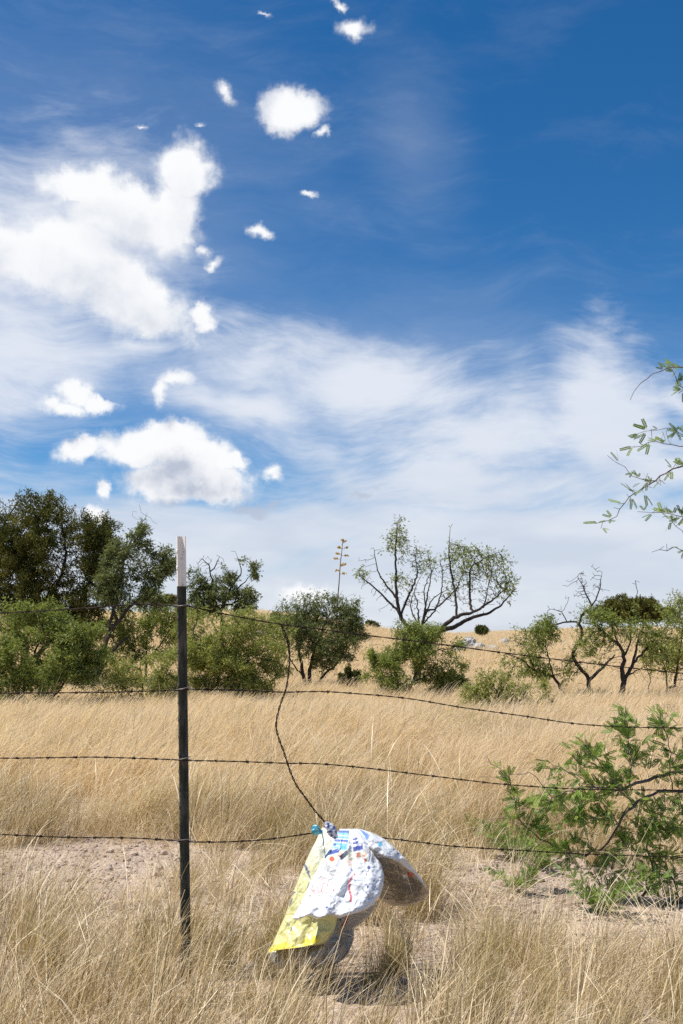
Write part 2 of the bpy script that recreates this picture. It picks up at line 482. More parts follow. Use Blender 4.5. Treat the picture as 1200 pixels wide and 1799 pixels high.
# ------------------------------------------------------------------ scatter with geometry nodes (grass, pebbles)
def scatter(name, sources, pts, rots, scales, idx, label, cat):
    colx = bpy.data.collections.new(name + '_pieces')
    for k, me in enumerate(sources):
        o = bpy.data.objects.new('%s_piece_%02d' % (name, k), me); colx.objects.link(o)
    me = bpy.data.meshes.new(name)
    n = len(pts)
    me.vertices.add(n); me.vertices.foreach_set('co', np.asarray(pts, np.float32).ravel())
    a = me.attributes.new('rot', 'FLOAT_VECTOR', 'POINT'); a.data.foreach_set('vector', np.asarray(rots, np.float32).ravel())
    a = me.attributes.new('scl', 'FLOAT_VECTOR', 'POINT'); a.data.foreach_set('vector', np.asarray(scales, np.float32).ravel())
    a = me.attributes.new('idx', 'INT', 'POINT'); a.data.foreach_set('value', np.asarray(idx, np.int32))
    o = bpy.data.objects.new(name, me); COL.objects.link(o)
    g = bpy.data.node_groups.new(name, 'GeometryNodeTree')
    g.interface.new_socket('Geometry', in_out='INPUT', socket_type='NodeSocketGeometry')
    g.interface.new_socket('Geometry', in_out='OUTPUT', socket_type='NodeSocketGeometry')
    nn = g.nodes.new
    gi, go = nn('NodeGroupInput'), nn('NodeGroupOutput')
    ci = nn('GeometryNodeCollectionInfo'); ci.inputs['Collection'].default_value = colx
    ci.inputs['Separate Children'].default_value = True; ci.inputs['Reset Children'].default_value = True
    ip = nn('GeometryNodeInstanceOnPoints'); ip.inputs['Pick Instance'].default_value = True
    def na(nm, typ):
        q = nn('GeometryNodeInputNamedAttribute'); q.data_type = typ; q.inputs['Name'].default_value = nm; return q.outputs[0]
    L = g.links.new
    L(gi.outputs[0], ip.inputs['Points']); L(ci.outputs[0], ip.inputs['Instance'])
    L(na('idx', 'INT'), ip.inputs['Instance Index']); L(na('scl', 'FLOAT_VECTOR'), ip.inputs['Scale'])
    er = nn('FunctionNodeEulerToRotation'); L(na('rot', 'FLOAT_VECTOR'), er.inputs[0]); L(er.outputs[0], ip.inputs['Rotation'])
    L(ip.outputs[0], go.inputs[0])
    md = o.modifiers.new('scatter', 'NODES'); md.node_group = g
    return tag(o, label, cat, None, 'stuff')

def blades(n, base_r, h, hvar, width, lean, leanvar, curl, segs=4, droop=.15, heads=0.0, tone=(0, 1), swirl=.5):
    """a tuft: n curved blades leaning with the wind (+x)"""
    g = Geo()
    for _ in range(n):
        a = rng.uniform(0, 2 * np.pi); r = base_r * math.sqrt(rng.uniform())
        b = np.array([r * math.cos(a), r * math.sin(a), -.02])
        H = h * (1 + rng.normal() * hvar); H = max(H, h * .25)
        # direction of lean: outwards from the tuft plus the wind
        ln = max(0.0, rng.normal(lean, leanvar))
        d = np.array([math.cos(a) * swirl + 1.0 * rng.uniform(.4, 1.2), math.sin(a) * swirl + rng.normal() * .35, 0]); d /= np.linalg.norm(d) + 1e-9
        s = np.linspace(0, 1, segs + 1)
        ang = ln * (.25 + .75 * s) + curl * s ** 2 * rng.uniform(.2, 1.3)
        ds = H / segs
        P = [b]
        for k in range(segs):
            am = .5 * (ang[k] + ang[k + 1])
            P.append(P[-1] + ds * (math.sin(am) * d + np.array([0, 0, math.cos(am)])))
        P = np.array(P)
        side = np.array([-d[1], d[0], 0]); th = rng.uniform(0, np.pi)
        side = side * math.cos(th) + d * math.sin(th); side[2] = rng.normal() * .15; side /= np.linalg.norm(side)
        w0 = width * rng.uniform(.6, 1.3)
        wd = w0 * (1 - .75 * s ** 1.5)
        if rng.uniform() < heads:
            wd = w0 * np.where(s > .7, 1.4 * (1.05 - s) / .3 + .3, .5)
        V = np.empty((2 * (segs + 1), 3)); V[0::2] = P - side * wd[:, None] / 2; V[1::2] = P + side * wd[:, None] / 2
        k = np.arange(segs) * 2
        tn = rng.uniform(*tone)
        g.add(V, np.stack([k, k + 1, k + 3, k + 2], 1), None, tn)
    return g

# ------------------------------------------------------------------ fence: post, wires, stay
FENCE_D = 3.26
def fence_d(px):
    return float(np.interp(px, [-200, 0, 322, 1200, 1400], [3.52, 3.43, 3.26, 4.05, 4.30]))

POST_BASE = at(328.5, 1700, FENCE_D); POST_TOP = at(319, 943, FENCE_D)
def build_post():
    base = Vector((POST_BASE[0], POST_BASE[1], float(hgt(POST_BASE[0], POST_BASE[1]))))
    top = Vector(POST_TOP)
    root = empty('fence_post', base)
    tag(root, 'dark green steel fence post with a chipped white painted top', 'fence post')
    L = (top - base).length
    axis = (top - base).normalized()
    rot = Vector((0, 0, 1)).rotation_difference(axis).to_matrix().to_4x4()
    rot = rot @ Matrix.Rotation(R(-40), 4, 'Z')
    # T section seen from above: flange across x, stem towards -y (the camera)
    fw, ft, sl, st_ = .0160, .0032, .020, .0045
    prof = [(-fw, .004), (fw, .004), (fw, .004 - ft), (st_, .004 - ft - .0025), (st_ * .62, -sl), (-st_ * .62, -sl), (-st_, .004 - ft - .0025), (-fw, .004 - ft)]
    def prism(z0, z1, grow=0.0, n=10):
        g = Geo(); V = []
        zs = np.linspace(z0, z1, n)
        for z in zs:
            for (x, y) in prof:
                l = math.hypot(x, y + .008)
                V.append((x + x / l * grow, y + (y + .008) / l * grow, z))
        m = len(prof); Q = []
        for k in range(n - 1):
            for j in range(m): Q.append((k * m + j, k * m + (j + 1) % m, (k + 1) * m + (j + 1) % m, (k + 1) * m + j))
        T = []
        for (a, b, c) in ((0, 7, 1), (1, 7, 2), (7, 6, 2), (2, 6, 3), (6, 5, 3), (3, 5, 4)):
            T.append((a, b, c)); q = (n - 1) * m; T.append((a + q, c + q, b + q))
        g.add(V, Q, T)
        return g
    split = L * (1 - (1032 - 943) / (1700 - 943.0))
    def place(nm, g, mat):
        me = g.mesh(nm); me.transform(rot); me.materials.append(mat)
        o = bpy.data.objects.new(nm, me); COL.objects.link(o); o.parent = root; return o
    m, t = new_mat('green_post_paint')
    v = t.n('ShaderNodeTexCoord').outputs['Object']
    cc = ramp(t, t.noise(t.mapping(v, scale=(1, 1, .25)), 45, 6, .65), [(.3, (.026, .026, .018)), (.5, (.060, .058, .042)), (.62, (.115, .105, .080)), (.74, (.13, .070, .042))])
    b = t.n('ShaderNodeBsdfPrincipled'); t.lk(cc, b.inputs['Base Color']); b.inputs['Roughness'].default_value = .8; b.inputs['Specular IOR Level'].default_value = .2
    bp = t.n('ShaderNodeBump'); bp.inputs['Strength'].default_value = .25; bp.inputs['Distance'].default_value = .002
    t.lk(t.noise(v, 160, 4), bp.inputs['Height']); t.lk(bp.outputs[0], b.inputs['Normal']); out(t, b.outputs[0])
    mw, t = new_mat('white_post_paint')
    v = t.n('ShaderNodeTexCoord').outputs['Object']
    nz = t.noise(t.mapping(v, scale=(1, 1, .45)), 75, 6, .68)
    cc = ramp(t, nz, [(.0, (.88, .82, .74)), (.60, (.84, .77, .68)), (.665, (.40, .24, .17)), (.72, (.07, .05, .04))])
    b = t.n('ShaderNodeBsdfPrincipled'); t.lk(cc, b.inputs['Base Color']); b.inputs['Roughness'].default_value = .6; out(t, b.outputs[0])
    body = place('post_body', prism(-.35, split, 0, 16), m)
    tip = place('painted_top', prism(split + .0005, L, .0004, 6), mw); tag(tip, 'chipped white painted top of the post')
    # studs along the stem
    sg = Geo()
    x, y, z = .0042, .003, .0070
    V = [(-x, 0, -z), (x, 0, -z), (x, 0, z), (-x, 0, z), (-x * .7, -y, -z * .55), (x * .7, -y, -z * .55), (x * .7, -y, z * .55), (-x * .7, -y, z * .55)]
    Q = [(4, 5, 6, 7), (0, 1, 5, 4), (1, 2, 6, 5), (2, 3, 7, 6), (3, 0, 4, 7), (3, 2, 1, 0)]
    sg.add(V, Q); sme = sg.mesh('stud'); sme.materials.append(m)
    smw = sme.copy(); smw.materials.clear(); smw.materials.append(mw)
    z0 = .10
    while z0 < L - .02:
        if abs(z0 - split) > .012:
            o = bpy.data.objects.new('stud', sme if z0 < split else smw); COL.objects.link(o); o.parent = root
            o.matrix_local = rot @ Matrix.Translation((0, -sl + .0008, z0))
        z0 += .054
    return root, axis, rot
post, post_axis, post_rot = build_post()

W_PTS = [
    [(-90, 1080), (0, 1077), (130, 1070), (235, 1062), (290, 1063), (313, 1066), (331, 1065), (405, 1081), (493, 1097), (560, 1105), (617, 1113), (734, 1127), (812, 1137), (885, 1147), (990, 1160), (1095, 1172), (1200, 1183), (1300, 1192)],
    [(-90, 1218), (0, 1217.5), (110, 1217), (192, 1216), (313, 1212), (332, 1211), (427, 1213), (499, 1216), (560, 1215), (617, 1218), (715, 1227), (812, 1243), (920, 1258), (1007, 1271), (1095, 1277), (1200, 1279), (1300, 1280)],
    [(-90, 1331), (0, 1332), (100, 1331), (160, 1330), (240, 1332), (315, 1335), (331, 1336), (423, 1338), (503, 1341), (560, 1342), (640, 1349), (765, 1364), (865, 1376), (940, 1382), (1010, 1386), (1105, 1387.5), (1200, 1388), (1300, 1388)],
    [(-90, 1464), (0, 1466), (120, 1471), (225, 1472), (300, 1476), (315, 1477), (334, 1479), (401, 1479), (476, 1474), (548, 1464), (580, 1463), (672, 1472), (740, 1480), (800, 1487), (931, 1495), (1042, 1501), (1200, 1506), (1300, 1509)],
]
STRAND = ['top', 'second', 'third', 'lowest']
WLAB = ['top strand of the rusty barbed wire fence', 'second strand from the top of the barbed wire fence',
        'third strand from the top of the barbed wire fence', 'lowest strand of barbed wire, holding the tied balloons']

def twist(path, rad, wire, pitch, step=.005, n=2, sides=5):
    P = smooth_path(path, step)
    s = np.arange(len(P)) * step
    t = np.gradient(P, axis=0); t /= np.linalg.norm(t, axis=1)[:, None]
    ref = np.array([0, 1.0, 0.0]); u = np.cross(t, ref); u /= np.linalg.norm(u, axis=1)[:, None]
    v = np.cross(t, u)
    g = Geo()
    for k in range(n):
        ph = 2 * np.pi * s / pitch + 2 * np.pi * k / n
        g.tube(P + rad * (np.cos(ph)[:, None] * u + np.sin(ph)[:, None] * v), wire, sides)
    return g, P, t

def barb_mesh(seed):
    r = np.random.default_rng(seed)
    g = Geo()
    th = np.linspace(0, 4.6 * np.pi, 24)
    g.tube(np.stack([(th / (4.6 * np.pi) - .5) * .010, .0035 * np.cos(th), .0035 * np.sin(th)], 1), .0010, 4)
    for sgn in (-1, 1):
        a = r.uniform(.9, 1.5) * sgn + r.normal() * .2
        p0 = np.array([sgn * .003, 0, 0]); dirv = np.array([math.cos(a) * r.uniform(.2, .6), r.normal() * .5, math.sin(a)]); dirv /= np.linalg.norm(dirv)
        q = p0 + dirv * r.uniform(.011, .016)
        g.tube(np.array([p0 - dirv * .006, p0, q]), [.0010, .0010, .0003], 4)
    me = g.mesh('barb'); me.materials.append(M['wire']); return me
barbs = [barb_mesh(s) for s in range(5)]

for k, pts in enumerate(W_PTS):
    path = [at(x, y, fence_d(x) - (.028 if 300 < x < 345 else .0)) for x, y in pts]
    g, P, tt = twist(path, .00125, .00125 if k else .0014, .085 if k else .14, .006)
    o = link('barbed_wire', g.mesh('barbed_wire', True), M['wire'], origin=P[len(P) // 2])
    tag(o, WLAB[k], 'wire', 'strands of the barbed wire fence')
    i = 10; r = np.random.default_rng(40 + k)
    while i < len(P) - 8:
        bo = bpy.data.objects.new('barb', barbs[int(r.integers(5))]); COL.objects.link(bo); bo.parent = o
        xax = Vector(tt[i]); rm = xax.to_track_quat('X', 'Z').to_matrix().to_4x4() @ Matrix.Rotation(r.uniform(0, 6.28), 4, 'X')
        bo.matrix_local = Matrix.Translation(Vector(P[i]) - o.location) @ rm
        i += int(r.uniform(.085, .125) / .006) * (2 if k == 0 else 1)

# wire clips around the post
for k, pts in enumerate(W_PTS):
    px, py = 322, np.interp(322, [p[0] for p in pts], [p[1] for p in pts])
    c = Vector(at(px, py, FENCE_D - .004))
    g = Geo()
    th = np.linspace(-.3, 2 * np.pi + .9, 40)
    g.tube(np.stack([.0225 * np.cos(th), .023 * np.sin(th) - .008, .004 * np.sin(th * 1.0 + k) + .0012 * th], 1), .0013, 5)
    tail = np.array([(.022, -.010, .004), (.034, -.016, .001 + .004 * (k % 2)), (.046, -.012, -.004)])
    g.tube(tail, .0011, 4)
    if k == 2: g.tube(np.array([(-.02, -.02, -.002), (-.026, -.03, -.010), (-.036, -.03, -.020)]), .0011, 4)
    co = link('wire_clip', g.mesh('wire_clip', True), M['clip'], post)
    co.matrix_local = Matrix.Translation(c - post.location) @ Matrix.Rotation(R(-8 + 5 * k), 4, 'Z')

STAY = [(489, 1094), (494, 1099), (500, 1110), (505, 1122), (508, 1141), (508, 1173), (503, 1208), (496, 1228), (489, 1251), (485, 1275), (490, 1298), (499, 1322), (508, 1350), (520, 1378), (537, 1402), (553, 1424), (568, 1441), (577, 1452)]
g, P, tt = twist([at(x, y, fence_d(x) - .012) for x, y in STAY], .0022, .0018, .055, .005)
g.tube(smooth_path([at(x, y, fence_d(x) - .012) for x, y in ((508, 1141), (503, 1124), (497, 1110), (497, 1098), (502, 1092), (506, 1099), (503, 1106))], .004), .0017, 5)
tag(link('wire_stay', g.mesh('wire_stay', True), M['wire'], origin=P[0]), 'bent twisted wire stay hanging down from the top strand to the balloons', 'wire')

# ------------------------------------------------------------------ deflated foil balloons tied to the wire
def foil_mat(name, rough=.32, spec=.6, metal=0.0):
    m, t = new_mat(name)
    col_ = attr(t, 'print').outputs['Color']
    vd = t.n('ShaderNodeTexCoord').outputs['Object']
    col_ = t.mix(t.mapr(t.noise(vd, 16, 6, .68), .50, .74, 0, .42), col_, (.30, .24, .18, 1))     # dust and weathering
    b = t.n('ShaderNodeBsdfPrincipled'); t.lk(col_, b.inputs['Base Color'])
    ft = attr(t, 'foil').outputs['Fac']
    t.lk(ft, b.inputs['Metallic'])
    b.inputs['Roughness'].default_value = rough; b.inputs['Specular IOR Level'].default_value = spec
    v = t.n('ShaderNodeTexCoord').outputs['Object']
    bp = t.n('ShaderNodeBump'); bp.inputs['Strength'].default_value = .55; bp.inputs['Distance'].default_value = .005
    vo = t.n('ShaderNodeTexVoronoi', feature='DISTANCE_TO_EDGE'); t.lk(t.vmath('ADD', v, t.vmath('SCALE', t.noise(v, 30, 3, col=True), scale=.03)), vo.inputs['Vector']); vo.inputs['Scale'].default_value = 24
    t.lk(t.math('ADD', t.math('MULTIPLY', t.noise(v, 38, 3), .4), t.math('MULTIPLY', t.mapr(vo.outputs['Distance'], 0, .16), .6)), bp.inputs['Height'])
    t.lk(bp.outputs[0], b.inputs['Normal'])
    out(t, b.outputs[0])
    return m
FOIL = foil_mat('printed_foil')

def seg_dist(X, Y, pts):
    d = np.full(X.shape, 1e9)
    for (x0, y0), (x1, y1) in zip(pts[:-1], pts[1:]):
        ax, ay = x1 - x0, y1 - y0; l2 = ax * ax + ay * ay + 1e-9
        t_ = np.clip(((X - x0) * ax + (Y - y0) * ay) / l2, 0, 1)
        d = np.minimum(d, np.hypot(X - x0 - t_ * ax, Y - y0 - t_ * ay))
    return d

def crumple(X, Y, seed, amp):
    f = np.zeros(X.shape)
    for k, (sc, am) in enumerate(((.016, 1.0), (.035, .5), (.075, .24), (.15, .09))):
        for idx in np.ndindex(X.shape):
            p = Vector((X[idx] * sc + seed * 3.1, Y[idx] * sc - seed, seed + k * 7.7))
            f[idx] += am * (1 - 2.2 * abs(mnoise.noise(p)))
    return f * amp

def balloon_sheet(rows, d0, bulge, nu, nv, folds, seed, crum, tilt=(0, 0), back=True, sag=None):
    """A deflated foil envelope. rows: (y, left x, right x[, depth offset]) in photograph pixels from neck to hem.
    Returns vertices, quads, photograph coordinates and side flag of a closed two-skin pillow."""
    rows = np.array([r if len(r) == 4 else (*r, 0.0) for r in rows], float)
    s = np.concatenate([[0], np.cumsum(np.hypot(np.diff(rows[:, 0]), np.diff((rows[:, 1] + rows[:, 2]) / 2)))]); s /= s[-1]
    v = np.linspace(0, 1, nv); u = np.linspace(0, 1, nu)
    y0 = np.interp(v, s, rows[:, 0]); xl = np.interp(v, s, rows[:, 1]); xr = np.interp(v, s, rows[:, 2]); dd = np.interp(v, s, rows[:, 3])
    # soften the polyline
    for _ in range(2):
        for a in (y0, xl, xr, dd): a[1:-1] = (a[:-2] + 2 * a[1:-1] + a[2:]) / 4
    U, Vv = np.meshgrid(u, v)
    X = xl[:, None] * (1 - U) + xr[:, None] * U
    Y = np.repeat(y0[:, None], nu, 1)
    if sag is not None: Y = Y + sag(U, Vv)
    prof = np.sqrt(np.clip(1 - (2 * U - 1) ** 2, 0, 1)) * np.sqrt(np.clip(1 - np.clip((Vv - .5) * 2, -1, 1) ** 4, 0, 1) + 1e-6)
    fold = np.cos(U * folds * 2 * np.pi + 1.2 * np.sin(Vv * 4 + seed)) * (1 - Vv) ** .6 * .5 + .5 * np.cos(U * folds * 1.37 * np.pi + seed) * Vv
    C1 = crumple(X, Y, seed, crum)
    edge = np.minimum(1, prof * 2.2)
    front = d0 + dd[:, None] - bulge * prof + (-C1 - .008 * fold) * edge + tilt[0] * (U - .5) + tilt[1] * (Vv - .5)
    Vs = [np.stack([at(x, y, d) for x, y, d in zip(X.ravel(), Y.ravel(), front.ravel())])]
    i = (np.arange(nv - 1)[:, None] * nu + np.arange(nu - 1)[None]).ravel()
    Q = [np.stack([i, i + nu, i + nu + 1, i + 1], -1)]
    XX, YY, S = [X.ravel()], [Y.ravel()], [np.zeros(X.size)]
    if back:
        C2 = crumple(X, Y, seed + 5.3, crum)
        bk = d0 + dd[:, None] + bulge * .8 * prof + (C2 + .010 * fold) * edge + tilt[0] * (U - .5) + tilt[1] * (Vv - .5) + .002
        Vs.append(np.stack([at(x, y, d) for x, y, d in zip(X.ravel(), Y.ravel(), bk.ravel())]))
        Q.append(np.stack([i, i + 1, i + nu + 1, i + nu], -1) + X.size)
        rim = np.concatenate([np.arange(nu), (np.arange(1, nv)) * nu + nu - 1, (nv - 1) * nu + np.arange(nu - 2, -1, -1), np.arange(nv - 2, 0, -1) * nu])
        r2 = np.roll(rim, -1)
        Q.append(np.stack([rim, r2, r2 + X.size, rim + X.size], -1))
        XX.append(X.ravel()); YY.append(Y.ravel()); S.append(np.ones(X.size))
    return np.concatenate(Vs), np.concatenate(Q), np.concatenate(XX), np.concatenate(YY), np.concatenate(S)

def paint(X, Y, base): return np.tile(np.array([*base, 1.0]), (len(X), 1))
def stroke(C, mask, colr, a=1.0):
    k = (np.clip(mask, 0, 1) * a)[:, None]
    C[:, :3] = C[:, :3] * (1 - k) + np.array(colr) * k

def balloon(name, label, sheet, painter, origin, foil_side=1.0):
    V, Q, X, Y, S = sheet
    C, fo = painter(X, Y, S)
    me = make_mesh(name, V, Q, None, True, {'foil': fo}, C)
    o = link(name, me, FOIL, origin=origin)
    return tag(o, label, 'balloon', 'deflated foil balloons tied to the fence')

WHITE = (.78, .79, .80)
def paint_white(X, Y, S):
    C = paint(X, Y, WHITE)
    r = np.random.default_rng(3)
    dot = lambda x, y, rr, c, a=1.0: stroke(C, np.clip(rr + .5 - np.hypot(X - x, Y - y), 0, 1), c, a)
    # candle-striped top: bands of blue and turquoise
    for k, (y, c) in enumerate(((1461, (.03, .10, .42)), (1465, (.20, .52, .72)), (1471, (.18, .50, .70)), (1477, (.03, .08, .40)), (1483, (.20, .55, .72)), (1489, (.22, .58, .74)))):
        w_ = 20 - abs(k - 3); x0 = 604 - k * 1.5
        band_ = np.clip(2.6 - np.abs(Y - y - .06 * (X - x0)), 0, 1) * np.clip(10 + k * .9 - np.abs(X - x0), 0, 1)
        stroke(C, band_, c, .85)
    for (x, y, w_, h_) in ((588, 1496, 8, 3.5), (629, 1490, 9, 4.5), (626, 1480, 6, 2), (624, 1474, 5, 1.6), (588, 1484, 3, 2)):
        stroke(C, np.clip(h_ + .6 - np.abs(Y - y + .3 * (X - x)), 0, 1) * np.clip(w_ - np.abs(X - x), 0, 1), (.03, .06, .35), .9)
    stroke(C, np.clip(7 - np.abs(X - 603), 0, 1) * np.clip(4.5 - np.abs(Y - 1489), 0, 1), (.16, .55, .72), .85)
    for (x, y, rr, c) in ((583, 1509, 4.5, (.62, .09, .03)), (599, 1503, 4.5, (.70, .28, .18)), (629, 1502, 4.5, (.70, .25, .2)), (640, 1501, 4, (.68, .25, .18)), (641, 1511, 3, (.5, .08, .12)), (614, 1516, 6, (.75, .60, .55))):
        dot(x, y, rr + 2, (.75, .70, .35), .5); dot(x, y, rr, c, .9)
    stroke(C, np.clip(9 - np.hypot((X - 614) * .7, Y - 1502), 0, 1), (.76, .74, .55), .7)
    # faded outlined shapes
    for pts in ([(572, 1520), (578, 1524), (574, 1530), (570, 1526), (572, 1520)], [(578, 1522), (584, 1526), (580, 1534), (576, 1530), (578, 1522)], [(586, 1526), (592, 1532), (586, 1538), (582, 1533), (586, 1526)]):
        stroke(C, np.clip(3.2 - seg_dist(X, Y, pts), 0, 1), (.42, .42, .40), .8)
    for cx, cy, rr in ((595, 1545, 6.5), (566, 1537, 4.5), (580, 1541, 4)):
        stroke(C, np.clip(1.3 - np.abs(np.hypot(X - cx, Y - cy) - rr), 0, 1), (.38, .36, .32), .7)
    for pts in ([(548, 1554), (552, 1566), (556, 1556)], [(556, 1552), (560, 1568), (565, 1566), (562, 1550), (556, 1552)], [(567, 1552), (575, 1553), (573, 1570), (566, 1568), (567, 1552)], [(558, 1548), (572, 1542), (578, 1548)], [(545, 1560), (553, 1570)]):
        stroke(C, np.clip(1.25 - seg_dist(X, Y, pts), 0, 1), (.60, .16, .15), .9)
    # red streamer, grey squiggles, confetti
    stroke(C, np.clip(2.6 - seg_dist(X, Y, [(623, 1536), (617, 1544), (613, 1553), (614, 1565), (617, 1575), (616, 1586)]), 0, 1), (.60, .10, .12), .85)
    stroke(C, np.clip(1.6 - seg_dist(X, Y, [(636, 1559), (639, 1565), (645, 1570), (648, 1577)]), 0, 1), (.30, .33, .38), .8)
    stroke(C, np.clip(1.8 - seg_dist(X, Y, [(579, 1572), (583, 1577), (587, 1580)]), 0, 1), (.32, .34, .36), .8)
    for x, y, rr, c in ((618, 1528, 2, (.05, .08, .40)), (648, 1524, 3, (.03, .06, .35)), (624, 1549, 2.2, (.03, .25, .50)), (646, 1558, 2.2, (.05, .10, .45)), (586, 1564, 2, (.62, .12, .15)), (628, 1569, 1.5, (.65, .2, .2)),
                        (608, 1582, 2, (.03, .2, .4)), (574, 1594, 2.6, (.02, .06, .38)), (660, 1528, 2, (.40, .55, .65)), (657, 1547, 2.2, (.40, .40, .48)), (528, 1587, 1.6, (.5, .15, .2)), (545, 1574, 1.8, (.4, .34, .22)), (656, 1538, 2, (.45, .4, .55)), (644, 1536, 2.2, (.7, .5, .6))):
        dot(x, y, rr, c, .9)
    fo = np.where(S > .5, .55, .0)
    return C, fo

def paint_yellow(X, Y, S):
    C = paint(X, Y, (.74, .71, .36))
    lowk = np.clip((Y - 1500) / 160, 0, 1)
    C[:, :3] = C[:, :3] * (1 - .3 * lowk[:, None]) + np.array((.78, .70, .14)) * (.3 * lowk[:, None])
    stroke(C, np.clip((1545 - Y) / 60, 0, 1), (.77, .78, .70), .75)
    stroke(C, np.clip(1.4 - seg_dist(X, Y, [(534, 1520), (541, 1530), (545, 1545), (540, 1560)]), 0, 1), (.05, .08, .25), .9)
    for pts in ([(535, 1519), (539, 1524)], [(538, 1528), (543, 1531)], [(512, 1572), (518, 1568)], [(509, 1590), (513, 1580)], [(540, 1534), (544, 1540)], [(506, 1625), (508, 1626)], [(512, 1630), (513, 1634)]):
        stroke(C, np.clip(2.0 - seg_dist(X, Y, pts), 0, 1), (.06, .08, .20), .85)
    stroke(C, np.clip(6 - seg_dist(X, Y, [(478, 1668), (502, 1661), (518, 1668)]), 0, 1) + np.clip(7 - seg_dist(X, Y, [(538, 1656), (556, 1650)]), 0, 1), (.85, .68, .02), .8)
    return C, np.where(S > .5, .6, .05)

def paint_grey(X, Y, S):
    C = paint(X, Y, (.74, .75, .76))
    # print of the upper skin, bare metallised film below, its brown grass reflection painted in
    line = np.interp(X, [630, 650, 672, 700, 730, 756], [1470, 1486, 1500, 1512, 1535, 1566])
    film = np.clip((Y - line) / 4, 0, 1)
    stroke(C, np.clip(7 - seg_dist(X, Y, [(632, 1464), (642, 1470)]), 0, 1), (.10, .22, .55), .9)
    for x, y, rr, c in ((668, 1483, 4, (.08, .45, .62)), (692, 1492, 2, (.2, .2, .3)), (655, 1476, 2, (.5, .5, .55)), (700, 1500, 2, (.10, .12, .4))):
        stroke(C, np.clip(rr + .5 - np.hypot(X - x, Y - y), 0, 1), c, .9)
    stroke(C, film, (.33, .29, .24), 1.0)
    stroke(C, np.clip(5 - np.hypot(X - 721, Y - 1536), 0, 1), (.55, .06, .06), .9)
    stroke(C, np.clip(4 - np.hypot(X - 711, Y - 1541), 0, 1), (.8, .8, .8), .9)
    return C, np.where(S > .5, .9, film * .55)

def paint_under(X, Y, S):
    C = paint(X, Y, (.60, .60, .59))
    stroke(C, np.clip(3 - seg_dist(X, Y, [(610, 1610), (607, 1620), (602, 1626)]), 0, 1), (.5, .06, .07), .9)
    for x, y, rr, c in ((598, 1616, 2.5, (.05, .2, .18)), (561, 1631, 2, (.05, .06, .2)), (540, 1628, 2, (.1, .1, .2))):
        stroke(C, np.clip(rr + .5 - np.hypot(X - x, Y - y), 0, 1), c, .9)
    return C, np.full(len(X), .35)

def paint_silver(X, Y, S):
    return paint(X, Y, (.36, .34, .31)), np.full(len(X), .35)

BD = 3.23
# silver balloon lowest in the grass, then the yellow one, the grey film one at the right, and the white one in front
balloon('foil_balloon', 'crumpled bare silver foil balloon lowest of the bunch, half hidden in grass',
        balloon_sheet([(1600, 530, 600), (1625, 505, 622, -.01), (1650, 485, 622, -.02), (1675, 470, 612, -.04), (1692, 476, 596, -.05), (1702, 486, 560, -.06)], BD + .075, .02, 60, 40, 3, 4.2, .012),
        paint_silver, at(545, 1650, BD))
balloon('foil_balloon', 'deflated yellow foil balloon hanging behind the white one, its tip reaching down',
        balloon_sheet([(1454, 566, 582), (1475, 556, 592), (1500, 543, 600), (1530, 530, 604), (1570, 514, 600), (1610, 500, 594), (1635, 489, 588), (1660, 478, 572), (1668, 473, 540), (1677, 469, 486)], BD + .01, .030, 80, 90, 3, 1.7, .010, tilt=(-.05, -.12),
                      sag=lambda U, V: -10 * U * V ** 6), paint_yellow, at(530, 1580, BD))
balloon('foil_balloon', 'deflated balloon blown out to the right, white print above and bare film with a painted brown grass reflection below',
        balloon_sheet([(1456, 626, 632, .02), (1462, 624, 652, .0), (1474, 628, 676, -.03), (1490, 634, 694, -.05), (1508, 644, 712, -.05), (1530, 656, 730, -.01), (1552, 660, 746, .04), (1568, 664, 755, .08), (1582, 668, 746, .11), (1592, 690, 716, .13)], BD + .05, .055, 90, 90, 2, 9.1, .012, tilt=(-.02, 0)),
        paint_grey, at(690, 1520, BD))
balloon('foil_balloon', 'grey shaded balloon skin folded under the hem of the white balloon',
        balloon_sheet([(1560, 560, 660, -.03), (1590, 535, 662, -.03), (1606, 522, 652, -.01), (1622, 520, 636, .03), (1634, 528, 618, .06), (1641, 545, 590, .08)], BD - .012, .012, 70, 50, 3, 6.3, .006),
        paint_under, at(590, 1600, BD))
balloon('foil_balloon', 'white deflated birthday balloon with blue candle stripes, dots and a red streamer',
        balloon_sheet([(1456, 597, 630, .03), (1464, 592, 640, .02), (1478, 584, 650), (1496, 574, 660), (1515, 564, 669, -.01), (1535, 553, 675, -.02), (1555, 543, 674, -.03), (1575, 533, 668, -.04), (1590, 526, 657, -.05), (1600, 520, 645, -.055), (1607, 516, 630, -.06), (1612, 513.5, 612, -.06)], BD - .035, .055, 150, 140, 5, 2.6, .0105, tilt=(-.03, -.11),
                      sag=lambda U, V: V ** 5 * (5 * (1 - U) - 3 + 3.0 * np.sin(U * 17))), paint_white, at(600, 1530, BD))

